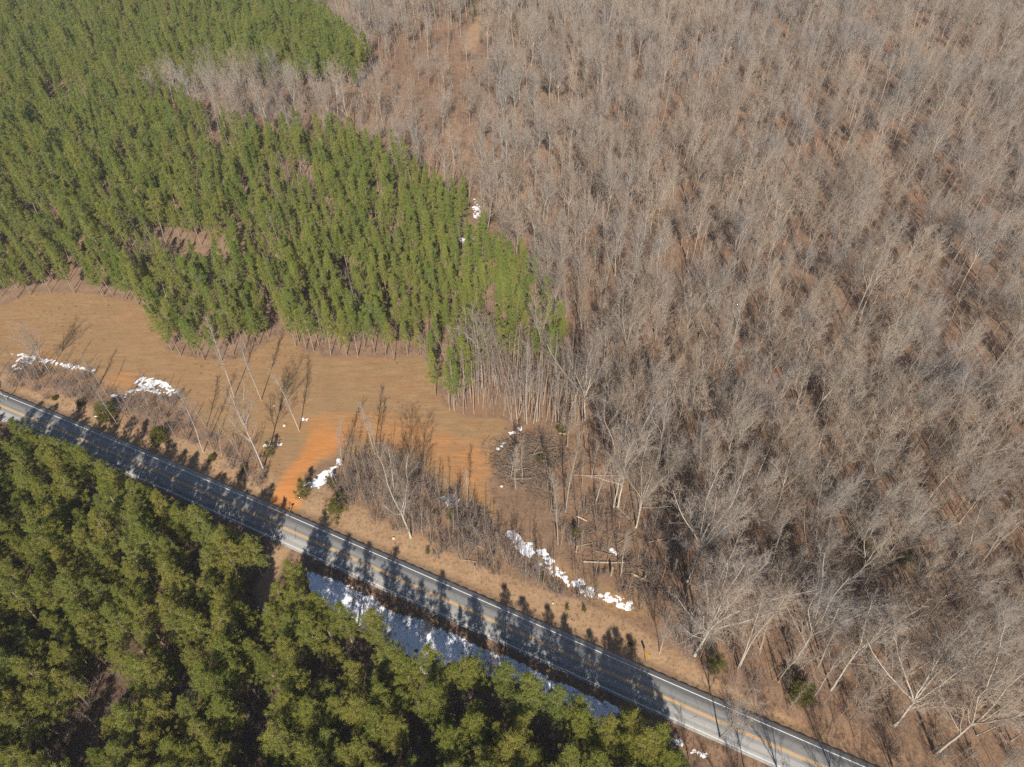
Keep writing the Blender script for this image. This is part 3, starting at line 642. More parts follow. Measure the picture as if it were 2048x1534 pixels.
near = scatter(-150, 60, 12, 125, 2.85, 21, keep_near, [tuple(p) for p in fr]); near = np.concatenate([fr, near])
nsc = RNG.uniform(.76, 1.14, len(near)); nsc[:len(fr)] = RNG.uniform(.92, 1.14, len(fr))
vis = in_frame(near[:, 0], near[:, 1], 11.0, 5); d = np.hypot(near[:, 0], np.hypot(near[:, 1], 110)); d[:len(fr)] = 0; d[~vis] = 1e9; print('near in frame', vis.sum())
order = np.argsort(d)[:300]; order = order[d[order] < 1e8]; rest = np.setdiff1d(np.arange(len(near)), order)
px = [project(near[i, 0], near[i, 1], 11) for i in order]
labs = name_by_landmark(px, LM_NEAR, 'broad olive pine')
for i, lab in zip(order, labs):
    x, y = near[i]; PINE.plant(RNG.randint(0, 5), (x, y, gz(x, y)), RNG.uniform(0, 6.28), nsc[i], lab, 'pine tree', 'broad pines in the near wood below the road')
def mass_xyz(P): return np.column_stack([P, gz(P[:, 0], P[:, 1])])
def rots(n, lean=.03): return np.column_stack([RNG.normal(0, lean, n), RNG.normal(0, lean, n), RNG.uniform(0, 6.28, n)])
def scls(n, a, b):
    s = RNG.uniform(a, b, n); return np.column_stack([s, s, s * RNG.uniform(.92, 1.08, n)])
if len(rest): mass('near_pine_wood', PINE, mass_xyz(near[rest]), scls(len(rest), .85, 1.12), rots(len(rest)), 'rest of the broad olive pine wood below the road')

# ---- the plantation
PGAPS = [(440, 285, 16, 26), (565, 385, 22, 30), (612, 400, 30, 30), (310, 520, 36, 22), (285, 545, 26, 16), (480, 340, 14, 20), (700, 585, 26, 22), (565, 480, 14, 26), (250, 290, 12, 18), (180, 310, 12, 22), (170, 340, 14, 22), (360, 560, 16, 16), (950, 505, 14, 10), (670, 480, 16, 24), (540, 560, 14, 26), (800, 480, 12, 22),
         (985, 655, 20, 16), (720, 640, 14, 14), (450, 620, 10, 22), (110, 470, 20, 16), (60, 380, 12, 20), (880, 590, 14, 16), (760, 420, 12, 16), (640, 640, 12, 20), (400, 420, 20, 14), (240, 430, 14, 18)]
def keep_plant(X, Y):
    th = vnoise(X, Y, 3.2, 9)
    return inside(PINEWOOD, X, Y) & ~ell(PGAPS, X, Y, 0) & ~ell(SNOWGAP, X, Y, 0) & (th < 1.75) & (Y < 520) & (X > -360)
edge = []
for q in range(3, 21):
    a, b = PINEWOOD[q], PINEWOOD[q + 1]; L = np.hypot(*(b - a)); edge += [tuple(a + (b - a) * t + RNG.normal(0, .9, 2)) for t in np.cumsum(RNG.uniform(.9, 4.6, 200) / L) if t < 1]
edge = np.array(edge); edge = edge[~ell(SNOWGAP, edge[:, 0], edge[:, 1], 0)]; pl = scatter(-360, 40, 95, 520, 2.6, 31, keep_plant, [tuple(p) for p in edge])
# rows of the plantation run away from the road: straighten along x a little
pl[:, 0] = pl[:, 0] + .35 * (np.round(pl[:, 0] / 3.0) * 3.0 - pl[:, 0])
kp = inside(PINEWOOD, pl[:, 0], pl[:, 1]); pl = np.concatenate([edge, pl[kp]])
vis = in_frame(pl[:, 0], pl[:, 1], 8, 5); d = np.hypot(pl[:, 0], np.hypot(pl[:, 1], 110)); d[~vis] = 1e9
order = np.argsort(d)[:300]; rest = np.setdiff1d(np.arange(len(pl)), order)
labs = name_by_landmark([project(*pl[i], 9) for i in order], LM_PLANT, 'slender green pine')
for i, lab in zip(order, labs):
    x, y = pl[i]; PLANT.plant(RNG.randint(0, 4), (x, y, gz(x, y)), RNG.uniform(0, 6.28), RNG.uniform(.74, 1.14), lab, 'plantation pine', 'slender pines of the plantation edge')
mass('pine_forest', PLANT, mass_xyz(pl[rest]), scls(len(rest), .68, 1.2), rots(len(rest)), 'dense green pine plantation reaching to the top left')

# ---- bare woods; the ones that stand out are placed one by one: base pixel, height, variant, spread, bark, label
def tree_h(b, t):
    B = ground_pt(*b); a = (767 - t[1]) / FPX; dy, dz = cp + a * sp, -sp + a * cp; return CAM_H + dz * B[1] / dy
SPECIAL = [
    ((468, 794), (413, 643), 2, .55, 'pale', 'slim pale tree leaning in view across the field toward the pines'), ((523, 801), (487, 680), 2, .55, 'pale', 'slim pale tree right of the tall pale tree, rising from the clay'),
    ((599, 862), (548, 750), 6, .5, 'pale', 'single white-barked tree at the top end of the clay track'), ((527, 938), (492, 770), 4, .8, 'pale', 'tall pale tree behind the cedar at the field corner'),
    ((407, 904), (361, 790), 4, .6, 'pale', 'pale tree at the right end of the grey thicket by the road'), ((413, 855), (385, 770), 2, .6, 'bark', 'grey tree at the field edge behind the thicket'), ((750, 908), (732, 805), 2, .45, 'pale', 'left of two slim pale poles beside the clay field'),
    ((757, 916), (742, 835), 2, .4, 'bark', 'right of two slim poles beside the clay field'), ((684, 930), (662, 838), 2, .5, 'bark', 'thin grey tree on the snow beside the clay track'),
    ((822, 1075), (808, 925), 3, 1.1, 'pale', 'white spreading tree standing alone above the road verge'), ((934, 1014), (931, 938), 2, .35, 'pale', 'white branchless snag at the lane edge casting a long shadow'),
    ((99, 743), (33, 655), 1, .8, 'pale', 'pale bushy tree beside the left snow streak'), ((198, 770), (180, 715), 2, .5, 'bark', 'small grey tree at the left clay patch'), ((236, 850), (180, 770), 4, .6, 'bark', 'thin grey tree left of the round cedar'), ((15, 800), (-40, 700), 4, .7, 'bark', 'grey tree at the left edge of the brush bank'),
    ((1236, 1015), (1269, 830), 1, 1.0, 'pale', 'big pale forked tree behind the debris, the brightest of the pair'), ((1227, 1016), (1218, 868), 4, .8, 'pale', 'slimmer pale tree close left of the big forked tree'),
    ((1190, 1010), (1203, 888), 2, .6, 'pale', 'slim white tree between the brush pile and the big forked tree'), ((1131, 1024), (1164, 862), 4, .7, 'bark', 'tall grey tree right of the brush pile'), ((1101, 1025), (1104, 955), 2, .6, 'bark', 'short grey tree below the brush pile'),
    ((1116, 1089), (1111, 955), 4, .55, 'bark', 'tall thin tree beside the clay lane'), ((1272, 1055), (1317, 907), 1, .9, 'pale', 'pale tree with a long right-hand limb, right of the big forked tree'), ((1322, 1016), (1347, 892), 0, .7, 'bark', 'grey tree second to the right of the big forked tree'),
    ((1021, 960), (1019, 876), 4, .6, 'bark', 'left of three thin grey trees standing in the brush pile'), ((1032, 978), (1035, 888), 4, .6, 'bark', 'front tree of three standing in the brush pile'), ((1045, 959), (1044, 882), 4, .6, 'bark', 'right of three thin grey trees standing in the brush pile'),
    ((1035, 847), (1026, 745), 2, .5, 'pale', 'left of four white trunks behind the brush pile'), ((1054, 847), (1046, 680), 2, .5, 'pale', 'second of four white trunks behind the brush pile'), ((1073, 843), (1070, 735), 2, .5, 'pale', 'third of four white trunks behind the brush pile'), ((1111, 847), (1114, 740), 2, .5, 'bark', 'right of four trunks behind the brush pile'),
    ((1182, 955), (1190, 885), 2, .5, 'pale', 'short white tree above the fallen branch'), ((1241, 1152), (1248, 1070), 2, .45, 'bark', 'thin tree standing beside the fallen trunk'), ((1375, 1165), (1356, 960), 1, .95, 'pale', 'tall whitish many-branched tree at the debris edge'),
    ((1389, 1311), (1427, 1140), 5, 1.1, 'pale', 'white many-limbed tree just above the road verge'), ((1400, 1296), (1455, 1130), 3, 1.0, 'pale', 'pale tree behind the white many-limbed roadside tree'), ((1476, 1335), (1567, 1161), 2, .5, 'pale', 'left of twin leaning trunks by the road'), ((1480, 1333), (1580, 1165), 6, .5, 'pale', 'right of twin leaning trunks by the road'),
    ((1587, 1328), (1690, 1161), 1, .95, 'pale', 'big forked tree behind the dark round cedar'), ((1662, 1380), (1768, 1226), 0, .9, 'pale', 'pale forked tree right of the dark round cedar'), ((1789, 1451), (1900, 1290), 5, .9, 'pale', 'pale curved tree above the road at the lower right'), ((1871, 1509), (2010, 1330), 1, 1.0, 'bark', 'many-branched tree near the bottom right corner'),
    ((1319, 1305), (1322, 1240), 3, .8, 'pale', 'small pale tree right of the yellow sign'), ((1075, 1170), (1075, 1110), 2, .6, 'bark', 'small pale tree at the verge edge below the snow'), ((1440, 1475), (1460, 1380), 3, .8, 'bark', 'bare tree on the near side of the road at the bottom'),
    ((1523, 684), (1555, 590), 1, .9, 'pale', 'pale forked tree in the middle of the bare wood'), ((1365, 700), (1378, 560), 1, .9, 'pale', 'tall pale tree left of centre in the bare wood'), ((1245, 750), (1262, 590), 1, .9, 'bark', 'grey spreading tree beside the long trunk shadow'), ((1170, 840), (1200, 690), 5, .9, 'pale', 'round pale tree right of the bare pole stand'),
    ((1010, 395), (1005, 240), 6, .5, 'pale', 'tall white trunk at the upper pine corner'), ((992, 365), (985, 245), 2, .5, 'pale', 'left of the tall white trunks at the upper pine corner'), ((1020, 360), (1018, 290), 2, .5, 'pale', 'right of the tall white trunks at the upper pine corner')]
spx = []
for b, t, v, sp2, mt, lab in SPECIAL:
    B = ground_pt(*b); h = tree_h(b, t); base = [23, 21, 24, 20, 22, 19, 25][v]; k = h / base
    K, vi, w = (BARE, v, k * max(sp2, .5) ** .5 * .95)
    if v in (2, 6) or (v == 4 and sp2 < .8): vi = len(spx) % 3; K = SLIM; k = h / [22, 20, 23][vi]; w = k ** .5 * .9
    K.plant(vi, (B[0], B[1], gz(B[0], B[1])), RNG.uniform(0, 6.28), (w, w, k), lab, 'bare tree', 'bare trees standing out along the field and road', mats={'trunk': M[mt]})
    spx.append(B[:2])
spx = np.array(spx)
PILE2 = ground_pt(945, 1040)[:2]; PILE3 = ground_pt(1205, 1060)[:2]
def pile_d(X, Y): return np.minimum(np.hypot(X - PILE_C[0], Y - PILE_C[1]), 99)
def keep_bare(X, Y):
    s = road_s(X, Y); edge = np.interp(X, [-50, 20, 30, 45, 60, 90], [40, 40, 14, 9.5, 8, 7.5])
    deb = poly([(960, 900), (1010, 855), (1115, 855), (1150, 940), (1260, 1010), (1340, 1060), (1360, 1180), (1330, 1280), (1250, 1290), (1000, 1100), (940, 1000)])
    return ~inside(PINEWOOD, X, Y) & ~inside(FIELD, X, Y) & ~inside(POLES, X, Y) & ~inside(deb, X, Y) & ~inside(PATH, X, Y) & ~ell(SNOWGAP, X, Y, 0) & (s > edge) & ((X > -22) | (Y > 175)) & ~((X < 12) & (Y < 118))
bt = scatter(-170, 330, 30, 520, 4.45, 41, lambda X, Y: keep_bare(X, Y) & ~inside(OPENW, X, Y), [tuple(p) for p in spx])
bt3 = scatter(18, 125, 30, 115, 3.8, 44, lambda X, Y: keep_bare(X, Y), [tuple(p) for p in np.concatenate([spx, bt])]); bt = np.concatenate([bt, bt3])
bt2 = scatter(-170, 60, 150, 420, 8.5, 42, lambda X, Y: keep_bare(X, Y) & inside(OPENW, X, Y) & (X > -84) & ((X > -66) | (np.sin(X * 1.7) > .3))); bt = np.concatenate([bt, bt2])
sb = scatter(0, 110, -20, 40, 6.0, 43, lambda X, Y: (road_s(X, Y) < -7) & (X > fo[-1, 0] + 4)); bt = np.concatenate([bt, sb])     # near side, lower right
vis = in_frame(bt[:, 0], bt[:, 1], 12, 10); d = np.hypot(bt[:, 0], np.hypot(bt[:, 1], 108)); d[~vis] = 1e9
order = np.argsort(d)[:250]; rest = np.setdiff1d(np.arange(len(bt)), order)
labs = name_by_landmark([project(*bt[i], 13) for i in order], LM_BARE, 'bare grey tree')
for i, lab in zip(order, labs):
    x, y = bt[i]; k = RNG.uniform(.58, 1.02); BARE.plant(RNG.randint(0, 7), (x, y, gz(x, y)), RNG.uniform(0, 6.28), (k * RNG.uniform(.8, 1.02),) * 2 + (k,), lab, 'bare tree', 'bare trees of the right-hand wood')
def bsc(P):
    s = scls(len(P), .42, 1.0); f = np.where(inside(OPENW, P[:, 0], P[:, 1]), np.where(P[:, 0] < -40, .5, .85), 1.0)[:, None]; return s * f * np.array([1.0, 1.0, 1.0])
mass('bare_forest', BARE, mass_xyz(bt[rest]), bsc(bt[rest]), rots(len(rest)), 'leafless grey-brown forest covering the right half')

# ---- saplings and poles
def keep_pole(X, Y): return (inside(POLES, X, Y) | inside(poly([(866, 770), (893, 822), (940, 826), (962, 760), (930, 720)]), X, Y)) & (pile_d(X, Y) > PILE_R)
sp_ = scatter(-14, 28, 95, 135, 1.25, 51, keep_pole)
sb0 = scatter(-160, -30, 70, 150, 2.3, 58, lambda X, Y: inside(BRUSH[0], X, Y) | inside(BRUSH[1], X, Y))
sb_ = scatter(-60, 40, 50, 110, 1.7, 52, lambda X, Y: inside(BRUSH[2], X, Y) & (road_s(X, Y) > 8))
sd_ = scatter(-5, 50, 50, 110, 3.4, 53, lambda X, Y: inside(poly([(1085, 960), (1150, 940), (1260, 1010), (1340, 1060), (1370, 1180), (1340, 1280), (1150, 1130), (1095, 1080)]), X, Y))
pg = scatter(-200, 40, 110, 330, 1.6, 54, lambda X, Y: inside(PINEWOOD, X, Y) & (ell(PGAPS, X, Y, 0) | ell(PGAPS, X, Y, 6)))
ng = scatter(-110, 40, 25, 110, 3.2, 55, lambda X, Y: ell(GAPS, X, Y, 0) & (road_s(X, Y) < -8) & ~inside(lane, X, Y))
un2 = scatter(14, 120, 30, 112, 2.4, 57, lambda X, Y: ~inside(FIELD, X, Y) & (road_s(X, Y) > np.interp(X, [14, 30, 45, 90], [30, 9, 6.5, 5.5])) & ((X > 27) | (Y > 100)))
un = scatter(-170, 330, 36, 500, 3.3, 56, lambda X, Y: keep_bare(X, Y) & ((X > -60) | (Y < 150)))
sb_ = np.concatenate([sb0, sb_])
allp = np.concatenate([sp_, sb_, sd_, pg, ng, un2, un]); zs = np.concatenate([np.full(len(sp_), 1.15), np.full(len(sb_), .62), np.full(len(sd_), .62), np.full(len(pg), .7), np.full(len(ng), .68), RNG.uniform(.25, .85, len(un2)), np.full(len(un), .5)])
zs = zs * RNG.uniform(.75, 1.2, len(zs)); hid = np.concatenate([np.zeros(len(sp_) + len(sb_) + len(sd_)), np.ones(len(pg)) * 60, np.zeros(len(ng)), np.zeros(len(un2)) + 5, np.ones(len(un)) * 40])
vis = in_frame(allp[:, 0], allp[:, 1], 6, 0); d = np.hypot(allp[:, 0], np.hypot(allp[:, 1], 114)) + hid; d[~vis] = 1e9
order = np.argsort(d)[:300]; rest = np.setdiff1d(np.arange(len(allp)), order)
labs = name_by_landmark([project(*allp[i], 7) for i in order], LM_BARE + LM_NEAR, 'thin bare sapling')
for i, lab in zip(order, labs):
    x, y = allp[i]; POLE.plant(RNG.randint(0, 5), (x, y, gz(x, y)), RNG.uniform(0, 6.28), zs[i], lab, 'sapling', 'thin bare saplings in the thickets')
z_ = zs[rest]; mass('sapling_thicket', POLE, mass_xyz(allp[rest]), np.column_stack([z_, z_, z_]), rots(len(rest), .05), 'thicket of thin bare poles filling the woods')

# ---- shrubs
sh = [scatter(-160, 60, 40, 150, 1.75, 61 + i, lambda X, Y, b=b: inside(b, X, Y)) for i, b in enumerate(BRUSH)]
SH_S = [(700, 1222), (722, 1215), (800, 1225), (822, 1238), (838, 1236), (1040, 1300), (1068, 1302), (1205, 1392), (1220, 1388), (1330, 1440), (985, 1330), (975, 1345), (1440, 1500), (870, 1262)]
sh.append(np.array([ground_pt(u, v)[:2] for u, v in SH_S])); sh.append(scatter(-110, 40, 25, 110, 2.6, 69, lambda X, Y: ell(GAPS, X, Y, 0) & (road_s(X, Y) < -9) & ~inside(lane, X, Y)))
sh.append(scatter(20, 95, 32, 100, 3.2, 71, lambda X, Y: (road_s(X, Y) > np.interp(X, [20, 30, 45, 90], [30, 7, 6, 5])) & (X > 27)))
sh.append(scatter(-5, 50, 50, 110, 3.0, 70, lambda X, Y: inside(poly([(1085, 960), (1150, 940), (1260, 1010), (1340, 1060), (1370, 1180), (1340, 1280), (1150, 1130), (1095, 1080)]), X, Y)))
sh = [q + RNG.normal(0, .9, q.shape) for q in sh] + [scatter(-200, 40, 110, 330, 2.6, 72, lambda X, Y: inside(PINEWOOD, X, Y) & (ell(PGAPS, X, Y, 0) | ell(PGAPS, X, Y, 5)))]; sh = np.concatenate(sh); sh = sh[road_s(sh[:, 0], sh[:, 1]) ** 2 > 30]; print('counts', len(near), len(pl), len(bt), len(allp), len(sh))
vis = in_frame(sh[:, 0], sh[:, 1], 1, 10); sh = sh[vis]; sh = sh[np.argsort(np.hypot(sh[:, 0], sh[:, 1]))]; shr = sh[300:]; sh = sh[:300]
labs = name_by_landmark([project(*p, 2) for p in sh], LM_BARE + LM_NEAR, 'leafless grey shrub')
for p, lab in zip(sh, labs):
    SHRUB.plant(RNG.randint(0, 4), (p[0], p[1], gz(*p)), RNG.uniform(0, 6.28), RNG.uniform(.7, 1.3), lab, 'shrub', 'leafless shrubs on banks and in clearings')

if len(shr): mass('shrub_thicket', SHRUB, mass_xyz(shr), scls(len(shr), .5, 1.0), rots(len(shr), .06), 'grey-brown brush filling the banks farther off')
# ---- dead grass and weeds, too many to count
def tuft(seed, H, n, R):
    rng = np.random.RandomState(seed); g = Geo(); a = rng.uniform(0, 6.28, n); r_ = R * np.sqrt(rng.uniform(0, 1, n)); P = np.stack([r_ * np.cos(a), r_ * np.sin(a), np.full(n, -.03)], 1)
    D = np.stack([np.cos(a) * .45, np.sin(a) * .45, np.ones(n)], 1) + rng.normal(size=(n, 3)) * .25; g.cones(P, D * (H * rng.uniform(.5, 1.1, n))[:, None], .018); return (g,)
gm = twig_material('dead_grass', [(.21, .135, .075), (.34, .225, .125), (.28, .165, .085)]); wm = twig_material('dead_weeds', [(.13, .085, .055), (.22, .145, .09), (.17, .105, .07)])
GRASS = Kind('grass', ('blades',), [tuft(170 + i, h, 26, .22) for i, h in enumerate((.22, .3, .38))], (gm,)); WEED = Kind('weeds', ('blades',), [tuft(180 + i, h, 30, .35) for i, h in enumerate((.5, .75, 1.0))], (wm,))
vl = lambda X: np.interp(X, [-140, -100, -60, -40, -20, 0, 20, 40, 60, 90], [10, 10.5, 11.5, 13, 11, 11.5, 12, 8, 7, 7])
g1 = scatter(-140, 95, 15, 130, .75, 75, lambda X, Y: (road_s(X, Y) > 4.1) & (road_s(X, Y) < vl(X)) & ~inside(TRACK, X, Y)); g2 = scatter(-160, 50, 60, 170, 1.5, 76, lambda X, Y: inside(FIELD, X, Y) & ~inside(TRACK, X, Y) & (vnoise(X, Y, 5, 4) > -.2))
gg = np.concatenate([g1, g2]); mass('grass', GRASS, mass_xyz(gg), scls(len(gg), .6, 1.3), rots(len(gg), .1), 'short dead grass on the verge and field')
ww = scatter(-130, 85, 15, 120, .8, 77, lambda X, Y: (road_s(X, Y) < -3.6) & (road_s(X, Y) > -6.2) & ~inside(lane, X, Y)); w2 = scatter(-70, 20, 70, 125, 1.6, 78, lambda X, Y: (pile_d(X, Y) < 13) & ~inside(FIELD, X, Y)); w3 = scatter(-150, 40, 95, 150, 1.1, 79, lambda X, Y: inside(PINEWOOD, X, Y) & ~inside(PINEWOOD, X, Y - 4))
ww = np.concatenate([ww, w2, w3]); mass('weeds', WEED, mass_xyz(ww), scls(len(ww), .5, 1.1), rots(len(ww), .1), 'brown dead weeds along the ditch and wood edge')
# ---- evergreens standing alone
for (u, v, k, i, lab) in [
    (218, 836, 1.15, 2, 'tall rounded olive cedar beside the grey thicket'), (322, 880, 1.1, 0, 'round olive cedar at the road side of the grey thicket'), (163, 808, .62, 1, 'small round green cedar left of the tall rounded cedar'), (110, 797, .4, 1, 'tiny green bush on the left verge edge'),
    (543, 912, .85, 4, 'dark green cedar on snow at the field corner'), (425, 918, .5, 1, 'small green bush at the right end of the thicket'), (487, 938, .5, 1, 'small yellow-green bush near the end of the field corner'), (526, 955, .35, 1, 'tiny dark bush left of the clay track'),
    (610, 995, 1.1, 4, 'pale grey-green evergreen beside the clay track'), (665, 975, .7, 4, 'slim green evergreen behind the snow at the clay track'), (676, 1030, 1.6, 3, 'broad bright green evergreen on the verge'), (905, 1040, .8, 4, 'green evergreen beside the white snag'), (855, 1105, .38, 3, 'small yellow-green bush at the verge edge'),
    (1148, 1075, .65, 4, 'small yellow-green evergreen in the debris'), (1086, 1160, .55, 3, 'small green bush below the speckled snow patch'), (1134, 1218, .33, 3, 'left of two low bushes at the verge edge'), (1168, 1222, .36, 3, 'right of two low bushes at the verge edge'),
    (1430, 1335, 1.1, 3, 'loose yellow-green bush below the white roadside tree'), (1597, 1390, 1.2, 0, 'dark round cedar above the lower right road'), (1730, 1120, 1.1, 4, 'dark evergreen in the shadowed thicket'), (1800, 1130, .9, 4, 'second dark evergreen right of the shadowed thicket'),
    (1080, 922, .55, 1, 'small green bush on top of the brush pile'), (1122, 865, .7, 4, 'slim evergreen at the top right of the brush pile'), (985, 440, 1.0, 4, 'evergreen right of the path snow'), (1033, 78, 1.5, 4, 'lone green conifer far up in the bare wood'), (925, 30, 1.5, 4, 'left of two green conifers at the top'), (948, 40, 1.4, 4, 'right of two green conifers at the top'),
    (1980, 1420, .7, 3, 'low green bush at the lower right edge'), (1745, 1345, .6, 3, 'low green bush behind the big forked tree'), (1262, 1290, .3, 1, 'tiny yellowish bush by the sign')]:
    B = ground_pt(u, v); CEDAR.plant(i, (B[0], B[1], gz(B[0], B[1])), RNG.uniform(0, 6.28), k, lab, 'evergreen', 'evergreens standing alone')

# ---------------------------------------------------------------- debris piles, logs, small things
def log_geo(L, r, seed, stubs=3):
    rng = np.random.RandomState(seed); g = Geo(); pts, _ = path(np.array([-L / 2, 0, r]), np.array([1.0, 0, 0]), L, 6, .03, 0, rng); pts[:, 2] = r * .8 + np.abs(pts[:, 2] - r) * .4
    g.tube(pts, np.linspace(r, r * .6, 7), 8); s = Geo()
    for i in range(stubs):
        p, d_ = at(pts, rng.uniform(.4, .95)); bp, _ = path(p, unit(np.array([.5, rng.normal(), rng.uniform(.2, .9)])), rng.uniform(.6, 2.2), 3, .1, 0, rng); s.tube(bp, np.linspace(r * .35, .015, 4), 4)
    return g, s
def log(p0, p1, r, mat, lab, seed, stubs=3):
    A, B = ground_pt(*p0), ground_pt(*p1); c = (A + B) / 2; L = float(np.hypot(*(B - A)[:2])); g, s = log_geo(L, r, seed, stubs)
    e = bpy.data.objects.new('fallen_log', None); SC.collection.objects.link(e); e.location = (c[0], c[1], float(gz(c[0], c[1]))); e.rotation_euler = (0, 0, math.atan2(B[1] - A[1], B[0] - A[0]))
    tag(e, lab, 'log', 'fallen logs'); put('stem', to_mesh('stem', [g], [M[mat]], True), e)
    if stubs: put('branch', to_mesh('branch', [s], [M[mat]]), e)
for i, a in enumerate([((1166, 1124), (1262, 1134), .2, 'wood', 'long fallen trunk lying across the debris', 3), ((1153, 1033), (1176, 1043), .2, 'freshwood', 'short pale log in the debris above the fallen trunk', 0), ((1262, 1148), (1304, 1166), .24, 'freshwood', 'splintered pale trunk at the right end of the debris', 4),
        ((1145, 950), (1262, 957), .16, 'wood', 'long thin log lying behind the brush pile', 2), ((1117, 866), (1133, 869), .2, 'freshwood', 'short pale log at the top of the brush pile', 0), ((268, 819), (322, 800), .13, 'wood', 'pale fallen trunk leaning through the grey thicket', 3), ((942, 1085), (1000, 1108), .13, 'wood', 'thin log on the brush bank above the verge', 2),
        ((924, 1120), (965, 1126), .12, 'wood', 'thin log low on the brush bank', 1), ((455, 915), (492, 922), .12, 'wood', 'pale log at the field corner', 2), ((1295, 1085), (1340, 1078), .14, 'wood', 'thin log beyond the bluish snow', 2), ((1570, 1330), (1640, 1318), .15, 'wood', 'pale broken limb behind the dark round cedar', 3), ((833, 1020), (828, 1035), .1, 'wood', 'short log beside the white spreading tree', 1)]):
    log(a[0], a[1], a[2], a[3], a[4], 200 + i, a[5])
def pile(name, c, R, n, lab, seed, hmax):
    rng = np.random.RandomState(seed); e = bpy.data.objects.new(name, None); SC.collection.objects.link(e); e.location = (c[0], c[1], float(gz(*c))); tag(e, lab, 'brush pile', 'heaps of cleared branches')
    sticks, logs = Geo(), []
    for i in range(n):
        a = rng.uniform(0, 6.28); rr = R * math.sqrt(rng.uniform(0, 1)) * (1 + .22 * math.sin(3 * a + seed) + .15 * math.sin(5 * a + 1) + rng.normal() * .12); h = hmax * max(.05, 1 - abs(rr / R - .55) * 1.5) * rng.uniform(.1, 1); th = rng.uniform(0, 6.28)
        L = rng.uniform(.8, 3.4); d_ = np.array([math.cos(th), math.sin(th), rng.normal() * .3]); p = np.array([rr * math.cos(a), rr * math.sin(a), h]); pts, _ = path(p - d_ * L / 2, unit(d_), L, 3, .14, 0, rng); pts[:, 2] = np.maximum(pts[:, 2], .03)
        sticks.tube(pts, np.linspace(1, .35, 4) * rng.uniform(.015, .055), 4)
        P = np.array([at(pts, rng.uniform(.3, 1))[0] for _ in range(4)]); D = np.array([tilt(unit(d_), rng.uniform(.3, 1), rng.uniform(0, 6.28)) for _ in range(4)]); sticks.cones(P, D * rng.uniform(.4, 1.2, 4)[:, None], .014)
    put('branches', to_mesh('branches', [sticks], [M['slash']]), e)
    for i in range(max(3, n // 60)):
        a = rng.uniform(0, 6.28); rr = R * rng.uniform(.3, .9); th = rng.uniform(0, 6.28); L = rng.uniform(2.5, 5); d_ = np.array([math.cos(th), math.sin(th), rng.normal() * .08]); p = np.array([rr * math.cos(a), rr * math.sin(a), hmax * .5 * rng.uniform(.2, 1)])
        g = Geo(); pts, _ = path(p - d_ * L / 2, unit(d_), L, 4, .03, 0, rng); g.tube(pts, np.linspace(1, .7, 5) * rng.uniform(.06, .13), 7); put('log', to_mesh('log', [g], [M['wood' if rng.uniform() < .35 else 'slash']], True), e)
pile('brush_pile', PILE_C, PILE_R, 1300, 'wide ring-shaped heap of cut branches at the field corner', 301, 1.6)
pile('brush_pile', PILE2, 4.2, 300, 'dark heap of brush below the white snag', 302, 1.2)
pile('brush_pile', PILE3, 8.0, 480, 'loose spread of broken branches before the big forked tree', 303, .7)
pile('brush_pile', ground_pt(1280, 1150)[:2], 4.5, 240, 'tangle of broken branches around the splintered trunk', 304, .8)

# yellow warning sign on its post, facing the traffic from the left
def warning_sign():
    B = ground_pt(1292, 1322); e = bpy.data.objects.new('road_sign', None); SC.collection.objects.link(e); e.location = (B[0], B[1], float(gz(B[0], B[1]))); e.rotation_euler = (0, 0, math.radians(207))
    tag(e, 'yellow diamond warning sign on a grey post beside the road', 'road sign')
    g = Geo(); g.box((0, 0, 1.35), (.07, .07, 3.5)); put('post', to_mesh('post', [g], [M['metal']]), e)
    a = .74; t = .02; ch = .07; pts = []
    for q in range(4):
        th = q * math.pi / 2
        for s in (-1, 1): pts.append((0, math.cos(th) * (a - ch) - s * math.sin(th) * ch, math.sin(th) * (a - ch) + s * math.cos(th) * ch))
    g = Geo(); F = np.array(pts) + [.07, 0, 2.65]; K = F - [t, 0, 0]; g.add(np.concatenate([F, K]), np.array([[i, (i + 1) % 8, 8 + (i + 1) % 8, 8 + i] for i in range(8)]))
    g.add(F, np.array([[0, q, q + 1] for q in range(1, 7)])); g.add(K, np.array([[0, q + 1, q] for q in range(1, 7)])); put('sign_panel', to_mesh('sign_panel', [g], [M['signy']]), e)
    g = Geo(); g.box((.043, 0, 2.45), (.016, .12, .03)); g.box((.043, 0, 2.85), (.016, .12, .03)); put('bracket', to_mesh('bracket', [g], [M['metal']]), e)
warning_sign()
def marker_post():
    B = ground_pt(580, 1024); e = bpy.data.objects.new('marker_post', None); SC.collection.objects.link(e); e.location = (B[0], B[1], float(gz(B[0], B[1]))); e.rotation_euler = (0, 0, .4); tag(e, 'short green post with a dark box at the mouth of the clay track', 'marker post')
    g = Geo(); g.box((0, 0, .5), (.12, .12, 1.2)); put('post', to_mesh('post', [g], [M['green']]), e)
    g = Geo(); g.tube([(-.26, 0, 1.28), (-.25, 0, 1.28), (.25, 0, 1.28), (.26, 0, 1.28)], [.13, .18, .18, .13], 10); put('box', to_mesh('box', [g], [M['dark']]), e)
marker_post()
g = Geo(); g.tube([(-1.6, 0, .1), (1.6, 0, .1)], [.1, .1], 10); B = ground_pt(203, 832)
tag(put('pipe', to_mesh('pipe', [g], [M['whitep']], True), None, (B[0], B[1], float(gz(B[0], B[1]))), .02), 'white pipe lying on the verge left of the tall rounded cedar', 'pipe')
